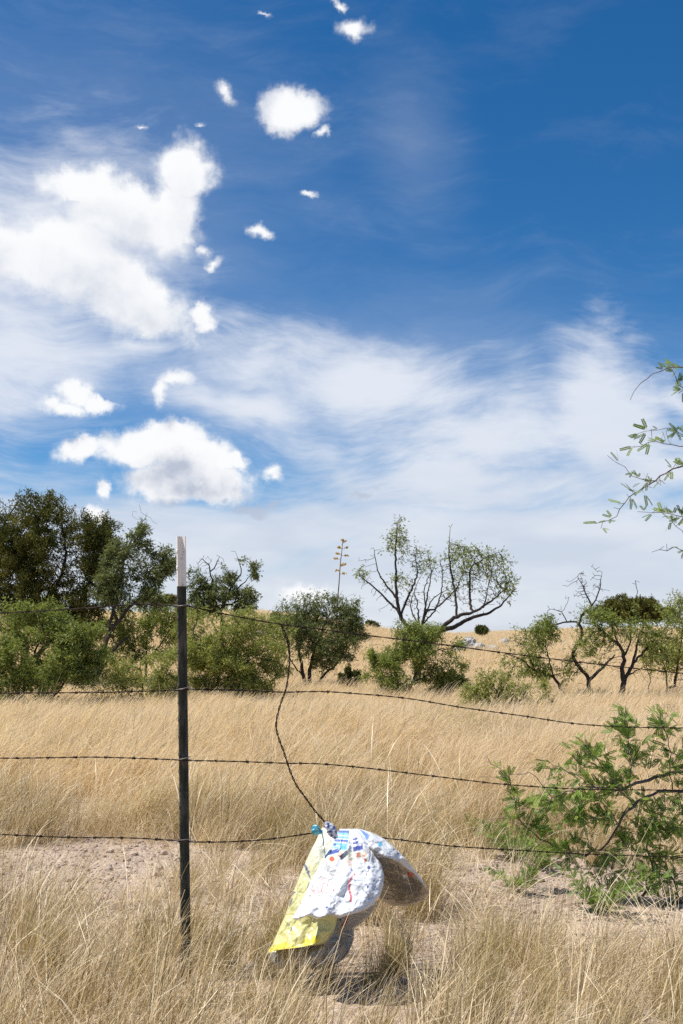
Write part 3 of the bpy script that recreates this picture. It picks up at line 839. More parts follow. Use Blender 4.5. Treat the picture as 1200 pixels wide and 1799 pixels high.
# gathered necks: the knot and the turquoise filler tail
def blob_strip(name, pts, widths, d, colr, label, foil=.1, seed=1.0):
    n, mseg = 26, 14
    P = smooth_path([(*p, 0) for p in pts], 1.0); P = P[np.linspace(0, len(P) - 1, n).astype(int)]
    w_ = np.interp(np.linspace(0, 1, n), np.linspace(0, 1, len(widths)), widths)
    tt = np.gradient(P[:, :2], axis=0); tt /= np.linalg.norm(tt, axis=1)[:, None]
    V = []
    for k in range(n):
        for j in range(mseg):
            a = 2 * math.pi * j / mseg
            rr = 1 + .22 * math.sin(3 * a + seed + k * .3) + .1 * math.sin(7 * a + k * .9)
            off = math.cos(a) * w_[k] * rr
            V.append(at(P[k, 0] - tt[k, 1] * off, P[k, 1] + tt[k, 0] * off, d - math.sin(a) * w_[k] * .5 * rr / F_PX * d))
    i = np.arange(n - 1)[:, None] * mseg; j = np.arange(mseg)[None]; k2 = (j + 1) % mseg
    Q = np.stack([i + j, i + k2, i + mseg + k2, i + mseg + j], -1).reshape(-1, 4)
    T = [(0, q, q + 1) for q in range(1, mseg - 1)] + [((n - 1) * mseg, (n - 1) * mseg + q + 1, (n - 1) * mseg + q) for q in range(1, mseg - 1)]
    C = np.tile(np.array([*colr, 1.0]), (len(V), 1))
    r = np.random.default_rng(int(seed * 10))
    me = make_mesh(name, V, Q, T, True, {'foil': np.full(len(V), foil)}, C)
    return me, C
me, _ = blob_strip('balloon_tail', [(566, 1462), (560, 1461), (554, 1457), (548, 1452)], [2.5, 5, 8.5, 8, 2.5], BD - .03, (.10, .42, .52), '', .25, 1.0)
tag(link('balloon_tail', me, FOIL, origin=at(556, 1458, BD)), 'small turquoise balloon filler tail poking out beside the wire', 'balloon tail')
me, C = blob_strip('balloon_knot', [(573, 1443), (576, 1450), (582, 1458), (588, 1468), (591, 1473)], [2.0, 6.5, 8, 7, 3], BD - .075, (.72, .74, .78), '', .15, 2.0)
cl = np.array([(v.co.x, v.co.z) for v in me.vertices])
for q in range(len(C)):
    n_ = mnoise.noise(Vector((cl[q, 0] * 110, cl[q, 1] * 110, 3)))
    if n_ > .12: C[q, :3] = (.03, .06, .28)
me.attributes['print'].data.foreach_set('color', C.astype(np.float32).ravel())
tag(link('balloon_knot', me, FOIL, origin=at(582, 1458, BD)), 'blue and white gathered balloon necks knotted onto the wire', 'balloon knot')

# ------------------------------------------------------------------ trees and shrubs
def colonize(nodes, parents, attr_pts, step, infl, kill, iters, jit, r, grav=0.0):
    """space colonisation from an existing skeleton towards attraction points"""
    N = [np.array(n) for n in nodes]; par = list(parents)
    A = np.array(attr_pts)
    arr = np.array(N)
    d2 = ((A[:, None] - arr[None]) ** 2).sum(-1)
    near = d2.argmin(1); nd = d2.min(1)
    alive = np.ones(len(A), bool)
    cnt = {}
    for _ in range(iters):
        act = alive & (nd < infl * infl)
        if not act.any():
            if not alive.any(): break
            infl *= 1.5
            if infl > 50: break
            continue
        idx = near[act]
        dirs = A[act] - np.array(N)[idx]
        dirs /= np.linalg.norm(dirs, axis=1)[:, None] + 1e-9
        new = []
        for k in np.unique(idx):
            if cnt.get(k, 0) > 3: continue
            v = dirs[idx == k].sum(0); v /= np.linalg.norm(v) + 1e-9
            v = v + r.normal(size=3) * jit; v[2] -= grav; v /= np.linalg.norm(v) + 1e-9
            new.append((k, N[k] + v * step)); cnt[k] = cnt.get(k, 0) + 1
        if not new: break
        base = len(N)
        for k, p in new: N.append(p); par.append(int(k))
        pts = np.array([p for _, p in new])
        dd = ((A[:, None] - pts[None]) ** 2).sum(-1)
        m = dd.argmin(1); md = dd.min(1)
        b = md < nd
        near[b] = m[b] + base; nd[b] = md[b]
        alive &= nd > kill * kill
    return np.array(N), np.array(par)

def skeleton_mesh(N, par, tip_r, power, fixed=None, max_r=None, sides=(6, 4, 3)):
    n = len(N)
    kids = [[] for _ in range(n)]
    for i_, p in enumerate(par):
        if p >= 0: kids[p].append(i_)
    rad = np.zeros(n)
    for i_ in range(n - 1, -1, -1):
        if not kids[i_]: rad[i_] = tip_r
        else: rad[i_] = sum(rad[k] ** power for k in kids[i_]) ** (1 / power) * 1.002
    if fixed is not None: rad = np.where(fixed > 0, np.maximum(fixed, np.minimum(rad, fixed * 1.5)), rad)
    if max_r: rad = np.minimum(rad, max_r)
    return rad, kids

def build_wood(N, par, rad, kids):
    g = Geo()
    # chains: follow the thickest child
    starts = [i_ for i_, p in enumerate(par) if p < 0]
    while starts:
        s = starts.pop()
        chain = [s] if par[s] < 0 else [par[s], s]
        c = s
        while kids[c]:
            ks = sorted(kids[c], key=lambda k: -rad[k])
            starts.extend(ks[1:])
            c = ks[0]; chain.append(c)
        if len(chain) < 2: continue
        P = N[chain]; rr = rad[chain].copy()
        if par[s] >= 0: rr[0] = min(rr[0], rr[1] * 1.25)
        rm = rr.max()
        g.tube(P, rr, 7 if rm > .03 else (5 if rm > .010 else 3), False)
    return g

def leaf_quads(base, dirv, nrm, length, width, a):
    """kite-shaped leaves: four corners each (vectorised)"""
    side = np.cross(dirv, nrm); side /= np.linalg.norm(side, axis=1)[:, None] + 1e-9
    L = length[:, None]; W = width[:, None] * .5
    mid = base + dirv * L * .45
    tip = base + dirv * L + np.cross(side, dirv) * L * -.10
    V = np.stack([base, mid + side * W, tip, mid - side * W], 1).reshape(-1, 3)
    Q = np.arange(len(V)).reshape(-1, 4)
    return V, Q, np.repeat(a, 4)

def pinnate(base, tw, tone, leaf_l, r):
    """bipinnate mesquite leaves: two feathery pinnae, each a row of paired leaflets"""
    m = 10
    tv, tq = [], []
    for k in range(m):
        x = .16 + .84 * k / m
        for sd in (-1, 1):
            b0 = len(tv)
            l = .17 * (1 - .35 * abs(k / m - .4)); a = R(58); w_ = .048
            dx_, dy_ = math.cos(a), math.sin(a) * sd
            tv += [(x, 0, 0), (x + dx_ * l * .5 - dy_ * w_ * sd, dy_ * l * .5 + dx_ * w_ * sd, .012), (x + dx_ * l, dy_ * l, .0), (x + dx_ * l * .5 + dy_ * w_ * sd, dy_ * l * .5 - dx_ * w_ * sd, .012)]
            tq.append((b0, b0 + 1, b0 + 2, b0 + 3))
    b0 = len(tv)
    tv += [(0, -.008, 0), (0, .008, 0), (1, .004, -.0), (1, -.004, -.0)]; tq.append((b0, b0 + 1, b0 + 2, b0 + 3))
    tv = np.array(tv); tq = np.array(tq)
    tv[:, 2] -= .10 * tv[:, 0] ** 2                      # the pinna bends down a little
    n = len(base)
    side0 = unit(np.cross(tw, r.normal(size=(n, 3))))
    d0 = unit(side0 + tw * .7 + r.normal(size=(n, 3)) * .25 + np.array([0, 0, .22]))
    nr = unit(r.normal(size=(n, 3)) * .55 + np.array([0, 0, 1.0]))
    sd = unit(np.cross(nr, d0)); nr = np.cross(d0, sd)
    Vs, Qs, As, off = [], [], [], 0
    L = leaf_l * r.uniform(.6, 1.25, n)
    for sg in (-1, 1):
        ang = sg * r.uniform(.15, .55, (n, 1))
        ex = d0 * np.cos(ang) + sd * np.sin(ang); ey = -d0 * np.sin(ang) + sd * np.cos(ang)
        fold = r.normal(size=(n, 1)) * .5
        ey2 = ey * np.cos(fold) + nr * np.sin(fold); ez = np.cross(ex, ey2)
        st = base + d0 * (L * .16)[:, None]
        V = st[:, None] + L[:, None, None] * (tv[None, :, :1] * ex[:, None] + tv[None, :, 1:2] * ey2[:, None] + tv[None, :, 2:] * ez[:, None])
        Vs.append(V.reshape(-1, 3)); Qs.append((tq[None] + (np.arange(n) * len(tv))[:, None, None]).reshape(-1, 4) + off); off += n * len(tv)
        As.append(np.repeat(tone, len(tv)))
    return make_mesh('crown', np.concatenate(Vs), np.concatenate(Qs), None, False, {'rnd': np.concatenate(As)})

def unit(v): return v / (np.linalg.norm(v, axis=-1, keepdims=True) + 1e-9)

def tree(name, label, cat, d, limbs, blobs, leaf, seed, base=None, n_attr=500, step=.10, tip_r=.0028, power=2.15, leaf_n=5000, leaf_l=.06, leaf_w=.013,
         style='mesquite', bark='bark', bare_blobs=(), group=None, kill=.16, jit=.25, depth=.8, wood_r=None, leaf_spread=.13, clump=0.0, hollow=-.06):
    """limbs: polylines [(px, py, depth offset)...] with a start radius; blobs: (px, py, rx, ry, weight) crown volumes"""
    r = np.random.default_rng(seed)
    if style != 'pinnate':
        n_attr = int(n_attr * 2.2); leaf_n = int(leaf_n * (1.45 if style == 'mesquite' else 1.9)); kill *= .75
        limbs = [(p_, a_ * .68, b_ * .68) for p_, a_, b_ in limbs]
    s = d / F_PX
    nodes, par, fixed, ends = [], [], [], []
    for pts, r0, r1 in limbs:
        P = np.array([at(p[0], p[1], d + (p[2] if len(p) > 2 else 0)) for p in pts])
        if not nodes: P[0][2] = min(P[0][2], float(hgt(P[0][0], P[0][1])) - .08)
        Q = smooth_path(P, step)
        Q[1:-1] += r.normal(size=Q[1:-1].shape) * step * .10
        rr = np.linspace(r0, r1, len(Q))
        if nodes:
            arr = np.array(nodes); k = int(((arr - Q[0]) ** 2).sum(1).argmin())
            if ((arr[k] - Q[0]) ** 2).sum() > (step * 2.5) ** 2: prev = -1
            else: prev = k
        else: prev = -1
        if prev == -1 and nodes: Q[0][2] = min(Q[0][2], float(hgt(Q[0][0], Q[0][1])) - .08) if pts[0][1] > 1150 else Q[0][2]
        for q, x in zip(Q if prev == -1 else Q[1:], rr if prev == -1 else rr[1:]):
            nodes.append(q); par.append(prev); fixed.append(x); prev = len(nodes) - 1
    allb = [(b, 1) for b in blobs] + [(b, 0) for b in bare_blobs]
    wsum = sum(b[4] if len(b) > 4 else 1 for b, _ in allb)
    A, leafy = [], []
    for b, lf in allb:
        n = int(n_attr * (b[4] if len(b) > 4 else 1) / wsum)
        u = unit(r.normal(size=(n, 3))) * (r.uniform(0.05, 1, size=(n, 1)) ** (1 / 2.4))
        c = at(b[0], b[1], d + (b[5] if len(b) > 5 else 0))
        if style != 'pinnate' and min(b[2], b[3]) > 9:      # ragged outline, hollows and stray sprigs
            ln_ = np.array([mnoise.noise(Vector(q * 2.1) + Vector((seed + b[0], b[1], 0))) for q in unit(u)])
            ln2 = np.array([mnoise.noise(Vector(q * 5.5) + Vector((b[1], seed, 0))) for q in unit(u)])
            sp = r.uniform(size=n) < .16
            u = u * (1 + .70 * ln_ + .42 * ln2)[:, None]
            u[sp] = unit(u[sp]) * r.uniform(.95, 1.38, (sp.sum(), 1)) * np.array([1, 1, 1.0])
        pts_ = c + u * np.array([b[2] * s, depth * (b[2] + b[3]) / 2 * s, b[3] * s])
        if style == 'mesquite' and min(b[2], b[3]) > 9:
            gap = np.array([mnoise.noise(Vector(q * (34.0 / d)) + Vector((seed * 3.0, 0, 0))) for q in pts_])
            pts_ = pts_[gap > hollow]
        A.append(pts_); leafy += [lf] * len(pts_)
    A = np.concatenate(A); leafy = np.array(leafy)
    A[:, 2] = np.maximum(A[:, 2], hgt(A[:, 0], A[:, 1]) + .10)
    N, par = colonize(nodes, par, A, step, step * 7, kill, 70, jit, r)
    fx = np.zeros(len(N)); fx[:len(fixed)] = fixed
    rad, kids = skeleton_mesh(N, par, tip_r, power, fx, wood_r)
    wood = build_wood(N, par, rad, kids)
    root_loc = Vector(N[0]); root_loc.z = float(hgt(N[0][0], N[0][1]))
    root = empty(name, root_loc)
    tag(root, label, cat, group)
    link('trunk', wood.mesh('trunk', True), M[bark], root, root_loc)
    root_children_fix(root)
    # leaves sit on thin wood near leafy attraction points
    if leaf_n:
        thin = np.where(rad < tip_r * (2.6 if style != 'juniper' else 3.0))[0]
        if style == 'pinnate': thin = np.where(rad < .0042)[0]
        else: thin = thin[thin >= len(fixed)] if (thin >= len(fixed)).sum() > 30 else thin
        dist = np.empty(len(thin)); lf = np.empty(len(thin))
        for q, k in enumerate(thin):
            dd = ((A - N[k]) ** 2).sum(1); m = dd.argmin(); dist[q] = dd[m]; lf[q] = leafy[m]
        thin = thin[(lf > .5) & ((dist < .07 ** 2) if style == 'pinnate' else True)]
        if clump:
            cn = np.array([mnoise.noise(Vector(N[k] * clump) + Vector((seed, 0, 0))) for k in thin])
            wgt = np.clip(.7 + cn * 1.3, .15, 2)
        else: wgt = np.ones(len(thin))
        if style == 'pinnate': wgt = np.where(N[thin][:, 2] > 1.35, .30, 1.0)
        pk = r.choice(thin, size=leaf_n, p=wgt / wgt.sum())
        pp = N[pk]; pr = np.array(par)[pk]; pr = np.where(pr < 0, pk, pr)
        tw = unit(N[pk] - N[pr] + 1e-6)
        base_ = pp - tw * (r.uniform(0, 1, (leaf_n, 1)) * step)
        tone = np.clip(r.normal(.48, .27, leaf_n), 0, 1)
        if style == 'mesquite':
            # feathery: short stems fan out, leaflets hang slightly
            dv = unit(tw * .5 + r.normal(size=(leaf_n, 3)) * .75 + np.array([0, 0, -.10]))
            base_ = base_ + dv * (r.uniform(0, 1, (leaf_n, 1)) ** 1.4) * leaf_spread
            ld = unit(dv + r.normal(size=(leaf_n, 3)) * .45 + np.array([0, 0, -.15]))
            L_ = leaf_l * r.uniform(.6, 1.3, leaf_n); W_ = leaf_w * r.uniform(.7, 1.3, leaf_n)
            V1, Q1, A1 = leaf_quads(base_, ld, unit(r.normal(size=(leaf_n, 3)) + np.array([0, 0, .8])), L_, W_, tone)
            ld2 = unit(ld + r.normal(size=(leaf_n, 3)) * .55)
            V2, Q2, A2 = leaf_quads(base_, ld2, unit(r.normal(size=(leaf_n, 3)) + np.array([0, 0, .8])), L_ * .9, W_, tone)
            me = make_mesh('crown', np.concatenate([V1, V2]), np.concatenate([Q1, Q2 + len(V1)]), None, False, {'rnd': np.concatenate([A1, A2])})
        elif style == 'pinnate':
            me = pinnate(base_, tw, tone, leaf_l, r)
        else:
            up = np.array([0, 0, .9])
            dv = unit(r.normal(size=(leaf_n, 3)) * .55 + up * .6 + tw * .5)
            off = unit(r.normal(size=(leaf_n, 3))) * (r.uniform(0, 1, (leaf_n, 1)) ** .8) * leaf_spread
            L_ = leaf_l * r.uniform(.5, 1.5, leaf_n); W_ = leaf_w * r.uniform(.6, 1.4, leaf_n)
            tone = np.clip(tone + .18 * np.sin(base_[:, 0] * 7 + base_[:, 2] * 5), 0, 1)
            V1, Q1, A1 = leaf_quads(base_ + off, dv, unit(r.normal(size=(leaf_n, 3))), L_, W_, tone)
            me = make_mesh('crown', V1, Q1, None, False, {'rnd': A1})
        link('crown', me, M[leaf], root, root_loc)
        root_children_fix(root)
    return root

def root_children_fix(root):
    for ch in root.children: ch.location = (0, 0, 0)

MESQ = 'mesquite trees standing in the grass'
# --- left: juniper with a mesquite growing out of its right side
tree('juniper_tree', 'big dark olive juniper tree at the left edge with spiky top', 'tree', 21.5,
     [([(38, 1240), (42, 1180), (48, 1100), (58, 1020), (66, 950), (70, 890)], .16, .02),
      ([(44, 1150), (15, 1080), (-10, 1010), (5, 930), (30, 885)], .09, .012), ([(48, 1110), (90, 1050), (115, 980), (108, 920)], .08, .012),
      ([(42, 1180), (100, 1110), (150, 1040), (165, 970), (160, 930)], .08, .012), ([(10, 1080), (-60, 1030), (-90, 970)], .06, .01)],
     [(66, 945, 78, 62, 2.2), (40, 895, 26, 24, .7), (88, 893, 28, 22, .7), (25, 1005, 80, 80, 2.6), (100, 1010, 66, 62, 2.0), (60, 1070, 95, 50, 2.2), (150, 1050, 60, 50, 1.2), (166, 955, 40, 38, 1.3), (172, 995, 44, 38, 1), (-60, 960, 60, 80, 1.6),
      (30, 880, 7, 17, .22), (84, 878, 7, 15, .22), (58, 890, 8, 14, .18), (110, 905, 6, 16, .18), (150, 915, 7, 16, .2), (185, 915, 7, 14, .2), (125, 925, 12, 16, .25)],
     'juniper', 21, n_attr=2300, step=.09, tip_r=.0035, leaf_n=62000, leaf_l=.055, leaf_w=.022, style='juniper', kill=.12, leaf_spread=.13, depth=.85, clump=1.1, wood_r=.17)
tree('mesquite_tree', 'green mesquite tree leaning out between the juniper and the white-topped post', 'tree', 20.5,
     [([(165, 1225), (172, 1180), (185, 1130), (205, 1095), (235, 1062), (270, 1030), (292, 1008)], .10, .02), ([(185, 1130), (200, 1070), (212, 1020), (222, 970), (240, 930), (258, 906)], .06, .007),
      ([(205, 1095), (196, 1050), (190, 1000)], .05, .01), ([(172, 1180), (210, 1130), (228, 1118)], .07, .03)],
     [(228, 985, 34, 44, 1.3), (284, 1005, 26, 36, 1.2), (246, 930, 13, 20, .4), (270, 1042, 36, 24, .8), (200, 1030, 30, 30, .8), (300, 990, 14, 26, .4), (215, 960, 22, 26, .6)],
     'mesquite_dark', 22, hollow=-.2, n_attr=800, leaf_n=7600, leaf_l=.075, leaf_w=.017, bare_blobs=[(245, 905, 14, 18, .15), (262, 915, 16, 12, .1), (320, 975, 18, 14, .15)], group=MESQ, clump=1.2, wood_r=.11)
# --- left front bushes
tree('mesquite_bush', 'bright green mesquite bush in front of the juniper at the left edge', 'bush', 15.2,
     [([(35, 1252), (42, 1215), (55, 1170), (70, 1120)], .035, .01), ([(36, 1248), (80, 1235), (120, 1190), (140, 1150)], .025, .008), ([(33, 1250), (10, 1200), (0, 1150)], .025, .008), ([(35, 1250), (70, 1240), (100, 1215)], .02, .008)],
     [(60, 1135, 95, 55, 2), (105, 1180, 72, 48, 1.3), (15, 1195, 55, 55, 1.4), (150, 1105, 35, 20, .4), (-60, 1150, 70, 70, 1), (90, 1080, 40, 22, .35), (150, 1160, 30, 30, .4), (30, 1075, 30, 20, .3)],
     'mesquite', 23, hollow=-.05, n_attr=1500, step=.07, leaf_n=24000, leaf_l=.055, leaf_w=.013, kill=.10, clump=1.5, bare_blobs=[(60, 1210, 40, 30, .2)], leaf_spread=.13)
tree('mesquite_bush', 'sparse yellow-green low mesquite bush just left of the post', 'bush', 15.8,
     [([(248, 1245), (250, 1200), (245, 1160)], .016, .006), ([(250, 1240), (285, 1200), (300, 1170)], .014, .005), ([(246, 1240), (215, 1205), (195, 1180)], .014, .005), ([(225, 1246), (210, 1215), (200, 1200)], .012, .005)],
     [(250, 1190, 62, 34, 1.4), (205, 1195, 38, 30, .8), (295, 1180, 34, 36, .7), (250, 1225, 70, 18, .6)],
     'mesquite_yellow', 24, hollow=-.2, n_attr=640, step=.07, leaf_n=4600, leaf_l=.05, leaf_w=.012, kill=.11, clump=2.0)
tree('mesquite_bush', 'dull green bush behind the post, up against the leaning mesquite', 'bush', 22.5,
     [([(255, 1170), (258, 1130), (262, 1090)], .03, .01), ([(255, 1165), (225, 1130), (215, 1100)], .025, .008), ([(255, 1165), (290, 1120), (305, 1090)], .025, .008)],
     [(255, 1100, 60, 46, 1.5), (205, 1125, 50, 40, 1.0), (295, 1100, 38, 46, .9), (150, 1130, 50, 50, 1.0)], 'mesquite', 25, hollow=-.30, n_attr=900, leaf_n=11000, leaf_l=.07, leaf_w=.017, kill=.15, bare_blobs=[(280, 1115, 40, 40, .4)])
tree('mesquite_bush', 'full yellow-green mesquite bush just right of the post', 'bush', 17.2,
     [([(385, 1238), (386, 1205), (383, 1180), (374, 1158), (368, 1130)], .035, .012), ([(384, 1182), (400, 1150), (415, 1110)], .02, .008), ([(386, 1205), (425, 1170), (455, 1150)], .02, .007), ([(380, 1165), (350, 1140), (340, 1110)], .018, .007)],
     [(395, 1150, 72, 56, 2.2), (352, 1115, 36, 40, .9), (448, 1180, 46, 42, 1.1), (425, 1095, 46, 22, .7), (460, 1140, 40, 36, .7), (380, 1085, 50, 20, .6), (410, 1205, 70, 22, .7)],
     'mesquite_yellow', 26, hollow=-.10, n_attr=1400, step=.075, leaf_n=19000, leaf_l=.058, leaf_w=.013, kill=.11, clump=1.5, leaf_spread=.13)
tree('mesquite_tree', 'small mesquite tree with bare dead top rising behind the bush beside the post', 'tree', 25,
     [([(388, 1130), (390, 1095), (385, 1075), (376, 1050), (372, 1020), (368, 995), (356, 982)], .11, .015), ([(371, 1005), (380, 990), (386, 978)], .03, .006), ([(388, 1075), (396, 1055), (408, 1030), (424, 1005), (418, 985), (416, 975)], .06, .006),
      ([(396, 1055), (430, 1022), (448, 1000)], .04, .006), ([(372, 1035), (355, 1010)], .03, .006), ([(400, 1065), (425, 1050), (433, 1030)], .04, .008)],
     [(419, 992, 18, 16, .8), (437, 1005, 18, 14, .7), (348, 1030, 22, 24, .8), (390, 1045, 34, 24, 1), (430, 1040, 22, 22, .8), (370, 1065, 40, 18, .7), (420, 1068, 30, 14, .5), (408, 1018, 20, 18, .5)],
     'mesquite_dark', 27, hollow=-.2, n_attr=700, leaf_n=5200, leaf_l=.085, leaf_w=.022, bare_blobs=[(366, 985, 22, 12, .5), (392, 985, 16, 10, .25), (412, 970, 10, 8, .2), (355, 1000, 18, 14, .3)], group=MESQ, tip_r=.0045, wood_r=.13)
tree('mesquite_sapling', 'thin sparse mesquite sapling behind the hanging wire stay', 'sapling', 20,
     [([(482, 1180), (484, 1140), (478, 1105)], .014, .005), ([(483, 1160), (495, 1130), (505, 1110)], .01, .004)],
     [(482, 1115, 26, 36, 1), (505, 1125, 20, 34, .6), (468, 1100, 22, 16, .5)], 'mesquite', 28, n_attr=200, leaf_n=900, leaf_l=.07, leaf_w=.017)
# --- centre
tree('mesquite_tree', 'rounded grey-green mesquite with several dark trunks below the agave stalk', 'tree', 21.5,
     [([(538, 1212), (534, 1188), (528, 1160), (522, 1130), (530, 1095)], .075, .02), ([(545, 1212), (544, 1180), (552, 1145), (566, 1110), (575, 1085)], .07, .02), ([(548, 1210), (570, 1186), (592, 1165), (605, 1140)], .05, .015), ([(534, 1188), (510, 1160), (505, 1130)], .03, .01)],
     [(560, 1085, 60, 34, 1.6), (520, 1100, 36, 42, 1.1), (600, 1110, 36, 42, 1.2), (560, 1135, 52, 34, 1.1), (565, 1060, 40, 16, .5), (610, 1085, 22, 26, .4)],
     'mesquite_dark', 29, hollow=-.22, n_attr=1300, leaf_n=13500, leaf_l=.062, leaf_w=.015, kill=.13, group=MESQ, clump=1.3, wood_r=.085, bare_blobs=[(565, 1048, 44, 14, .2), (615, 1060, 20, 20, .15)])
tree('mesquite_tree', 'tall sprawling mesquite with a bare forked trunk against the sky, right of the agave', 'tree', 20.5,
     [([(728, 1225), (733, 1190), (736, 1155), (736, 1122)], .12, .11),
      ([(736, 1125), (722, 1105), (708, 1090), (700, 1072), (697, 1050), (695, 1009), (695, 966), (699, 915)], .075, .006),
      ([(701, 1074), (679, 1053), (655, 1030), (632, 1011)], .04, .007), ([(697, 1052), (679, 1028), (664, 1001), (656, 962)], .035, .007), ([(704, 1080), (720, 1042), (733, 1009), (730, 978)], .035, .007),
      ([(736, 1122), (765, 1112), (800, 1100), (828, 1086), (860, 1076), (886, 1056), (905, 1036)], .095, .012),
      ([(765, 1112, -.2), (800, 1085, -.3), (846, 1068, -.3), (856, 1037, -.3), (863, 1009, -.3)], .05, .008),
      ([(801, 1085, -.3), (801, 1052, -.2), (794, 1013), (789, 966), (791, 928)], .035, .006), ([(828, 1074, -.3), (825, 1037), (828, 998), (850, 982), (876, 970)], .03, .006),
      ([(738, 1118), (749, 1076, .3), (762, 1050, .4), (785, 1036, .5)], .04, .008), ([(737, 1115), (734, 1068, -.3), (728, 1040, -.4)], .04, .008), ([(749, 1080, .3), (745, 1040, .2), (755, 1010)], .025, .006), ([(738, 1112), (748, 1062, -.2), (757, 1010, -.3), (752, 975, -.3)], .028, .005), ([(742, 1100, .1), (770, 1060, .2), (778, 1010, .3), (772, 985, .3)], .026, .005), ([(735, 1100, -.2), (722, 1060, -.4), (742, 1005, -.4)], .024, .005), ([(760, 1075, -.2), (800, 1035, -.2), (815, 1000, -.2)], .022, .005), ([(845, 1068, -.3), (870, 1050, .1), (892, 1030)], .03, .007)],
     [(694, 928, 18, 26, .8), (697, 972, 25, 34, .75), (733, 985, 17, 28, .55), (700, 1010, 30, 22, .35), (789, 948, 12, 26, .5), (800, 985, 26, 28, .7), (838, 988, 32, 24, .8), (872, 990, 26, 22, .7), (890, 1035, 22, 24, .8), (850, 1020, 32, 26, .5), (635, 1010, 14, 9, .2), (795, 1022, 22, 26, .45), (725, 1035, 26, 22, .25), (818, 965, 22, 14, .35), (755, 1000, 24, 24, .35), (778, 1000, 16, 22, .2)],
     'mesquite', 30, n_attr=1500, step=.07, leaf_n=2500, leaf_l=.07, leaf_w=.016, kill=.11, hollow=-.12, leaf_spread=.15, group=MESQ, tip_r=.0042, clump=2.2, wood_r=.13,
     bare_blobs=[(660, 1005, 30, 34, .8), (745, 1050, 40, 38, 1.1), (690, 1050, 30, 26, .5), (850, 1045, 44, 24, .7), (650, 985, 14, 22, .25), (790, 1050, 30, 26, .5)])
tree('mesquite_bush', 'dense green mesquite bush around the foot of the tall forked mesquite', 'bush', 18.3,
     [([(703, 1228), (698, 1195), (691, 1165), (694, 1135)], .03, .01), ([(712, 1228), (728, 1190), (742, 1160), (765, 1145)], .03, .01), ([(705, 1222), (725, 1200), (755, 1185)], .02, .008), ([(700, 1215), (675, 1190), (660, 1175)], .016, .007)],
     [(735, 1135, 62, 34, 1.4), (700, 1165, 46, 36, 1.1), (770, 1160, 42, 32, .8), (715, 1110, 32, 22, .6), (690, 1195, 44, 24, .7), (790, 1125, 30, 14, .3), (770, 1195, 40, 22, .45)],
     'mesquite', 31, n_attr=900, step=.075, leaf_n=13000, leaf_l=.055, leaf_w=.013, kill=.11, clump=1.7)
tree('dark_shrub', 'small dense dark green shrub low in the grass, between two mesquites', 'shrub', 20.2,
     [([(614, 1215), (614, 1195)], .012, .006), ([(614, 1213), (600, 1195)], .01, .005), ([(614, 1213), (630, 1195)], .01, .005)],
     [(612, 1195, 24, 16, 1)], 'shrub_dark', 32, n_attr=160, step=.06, leaf_n=2600, leaf_l=.05, leaf_w=.02, kill=.08, leaf_spread=.06)
tree('dark_shrub', 'dark green spiky shrub at the right foot of the central bush', 'shrub', 18.9,
     [([(790, 1222), (790, 1200)], .012, .006), ([(790, 1220), (770, 1200)], .01, .005), ([(790, 1220), (812, 1198)], .01, .005)],
     [(785, 1200, 34, 16, 1), (750, 1208, 24, 10, .5)], 'shrub_dark', 33, n_attr=190, step=.06, leaf_n=2400, leaf_l=.06, leaf_w=.018, kill=.08, leaf_spread=.06)
# --- right
tree('mesquite_tree', 'mesquite with a bare twiggy top and limbs reaching low to the left', 'tree', 17.8,
     [([(1036, 1225), (1034, 1200), (1030, 1186), (1018, 1174), (1007, 1150), (1014, 1132), (1021, 1116), (1018, 1096), (997, 1092), (976, 1099), (958, 1106)], .065, .012),
      ([(1034, 1195), (1060, 1172), (1080, 1150)], .05, .02), ([(1019, 1098), (1022, 1080), (1039, 1066), (1030, 1045), (1015, 1012)], .025, .005), ([(1039, 1066), (1052, 1040), (1058, 1005)], .02, .004),
      ([(1020, 1243), (1004, 1228), (988, 1216), (972, 1190), (937, 1176), (913, 1156), (890, 1148)], .045, .010), ([(975, 1193), (965, 1160), (958, 1130)], .025, .008), ([(940, 1177), (925, 1140), (905, 1125)], .018, .006), ([(997, 1092), (985, 1075), (968, 1070)], .012, .004)],
     [(928, 1122, 42, 24, 1), (960, 1160, 46, 30, 1.1), (902, 1150, 26, 34, .7), (1000, 1125, 36, 36, 1), (985, 1175, 30, 24, .5), (945, 1100, 30, 14, .4)],
     'mesquite', 34, hollow=-.02, n_attr=1200, step=.07, tip_r=.0036, leaf_n=3300, leaf_l=.06, leaf_w=.014, kill=.12, group=MESQ, clump=1.5, wood_r=.075, bare_blobs=[(1030, 1035, 34, 34, .8), (965, 1075, 30, 16, .2), (1010, 1150, 40, 40, .3)])
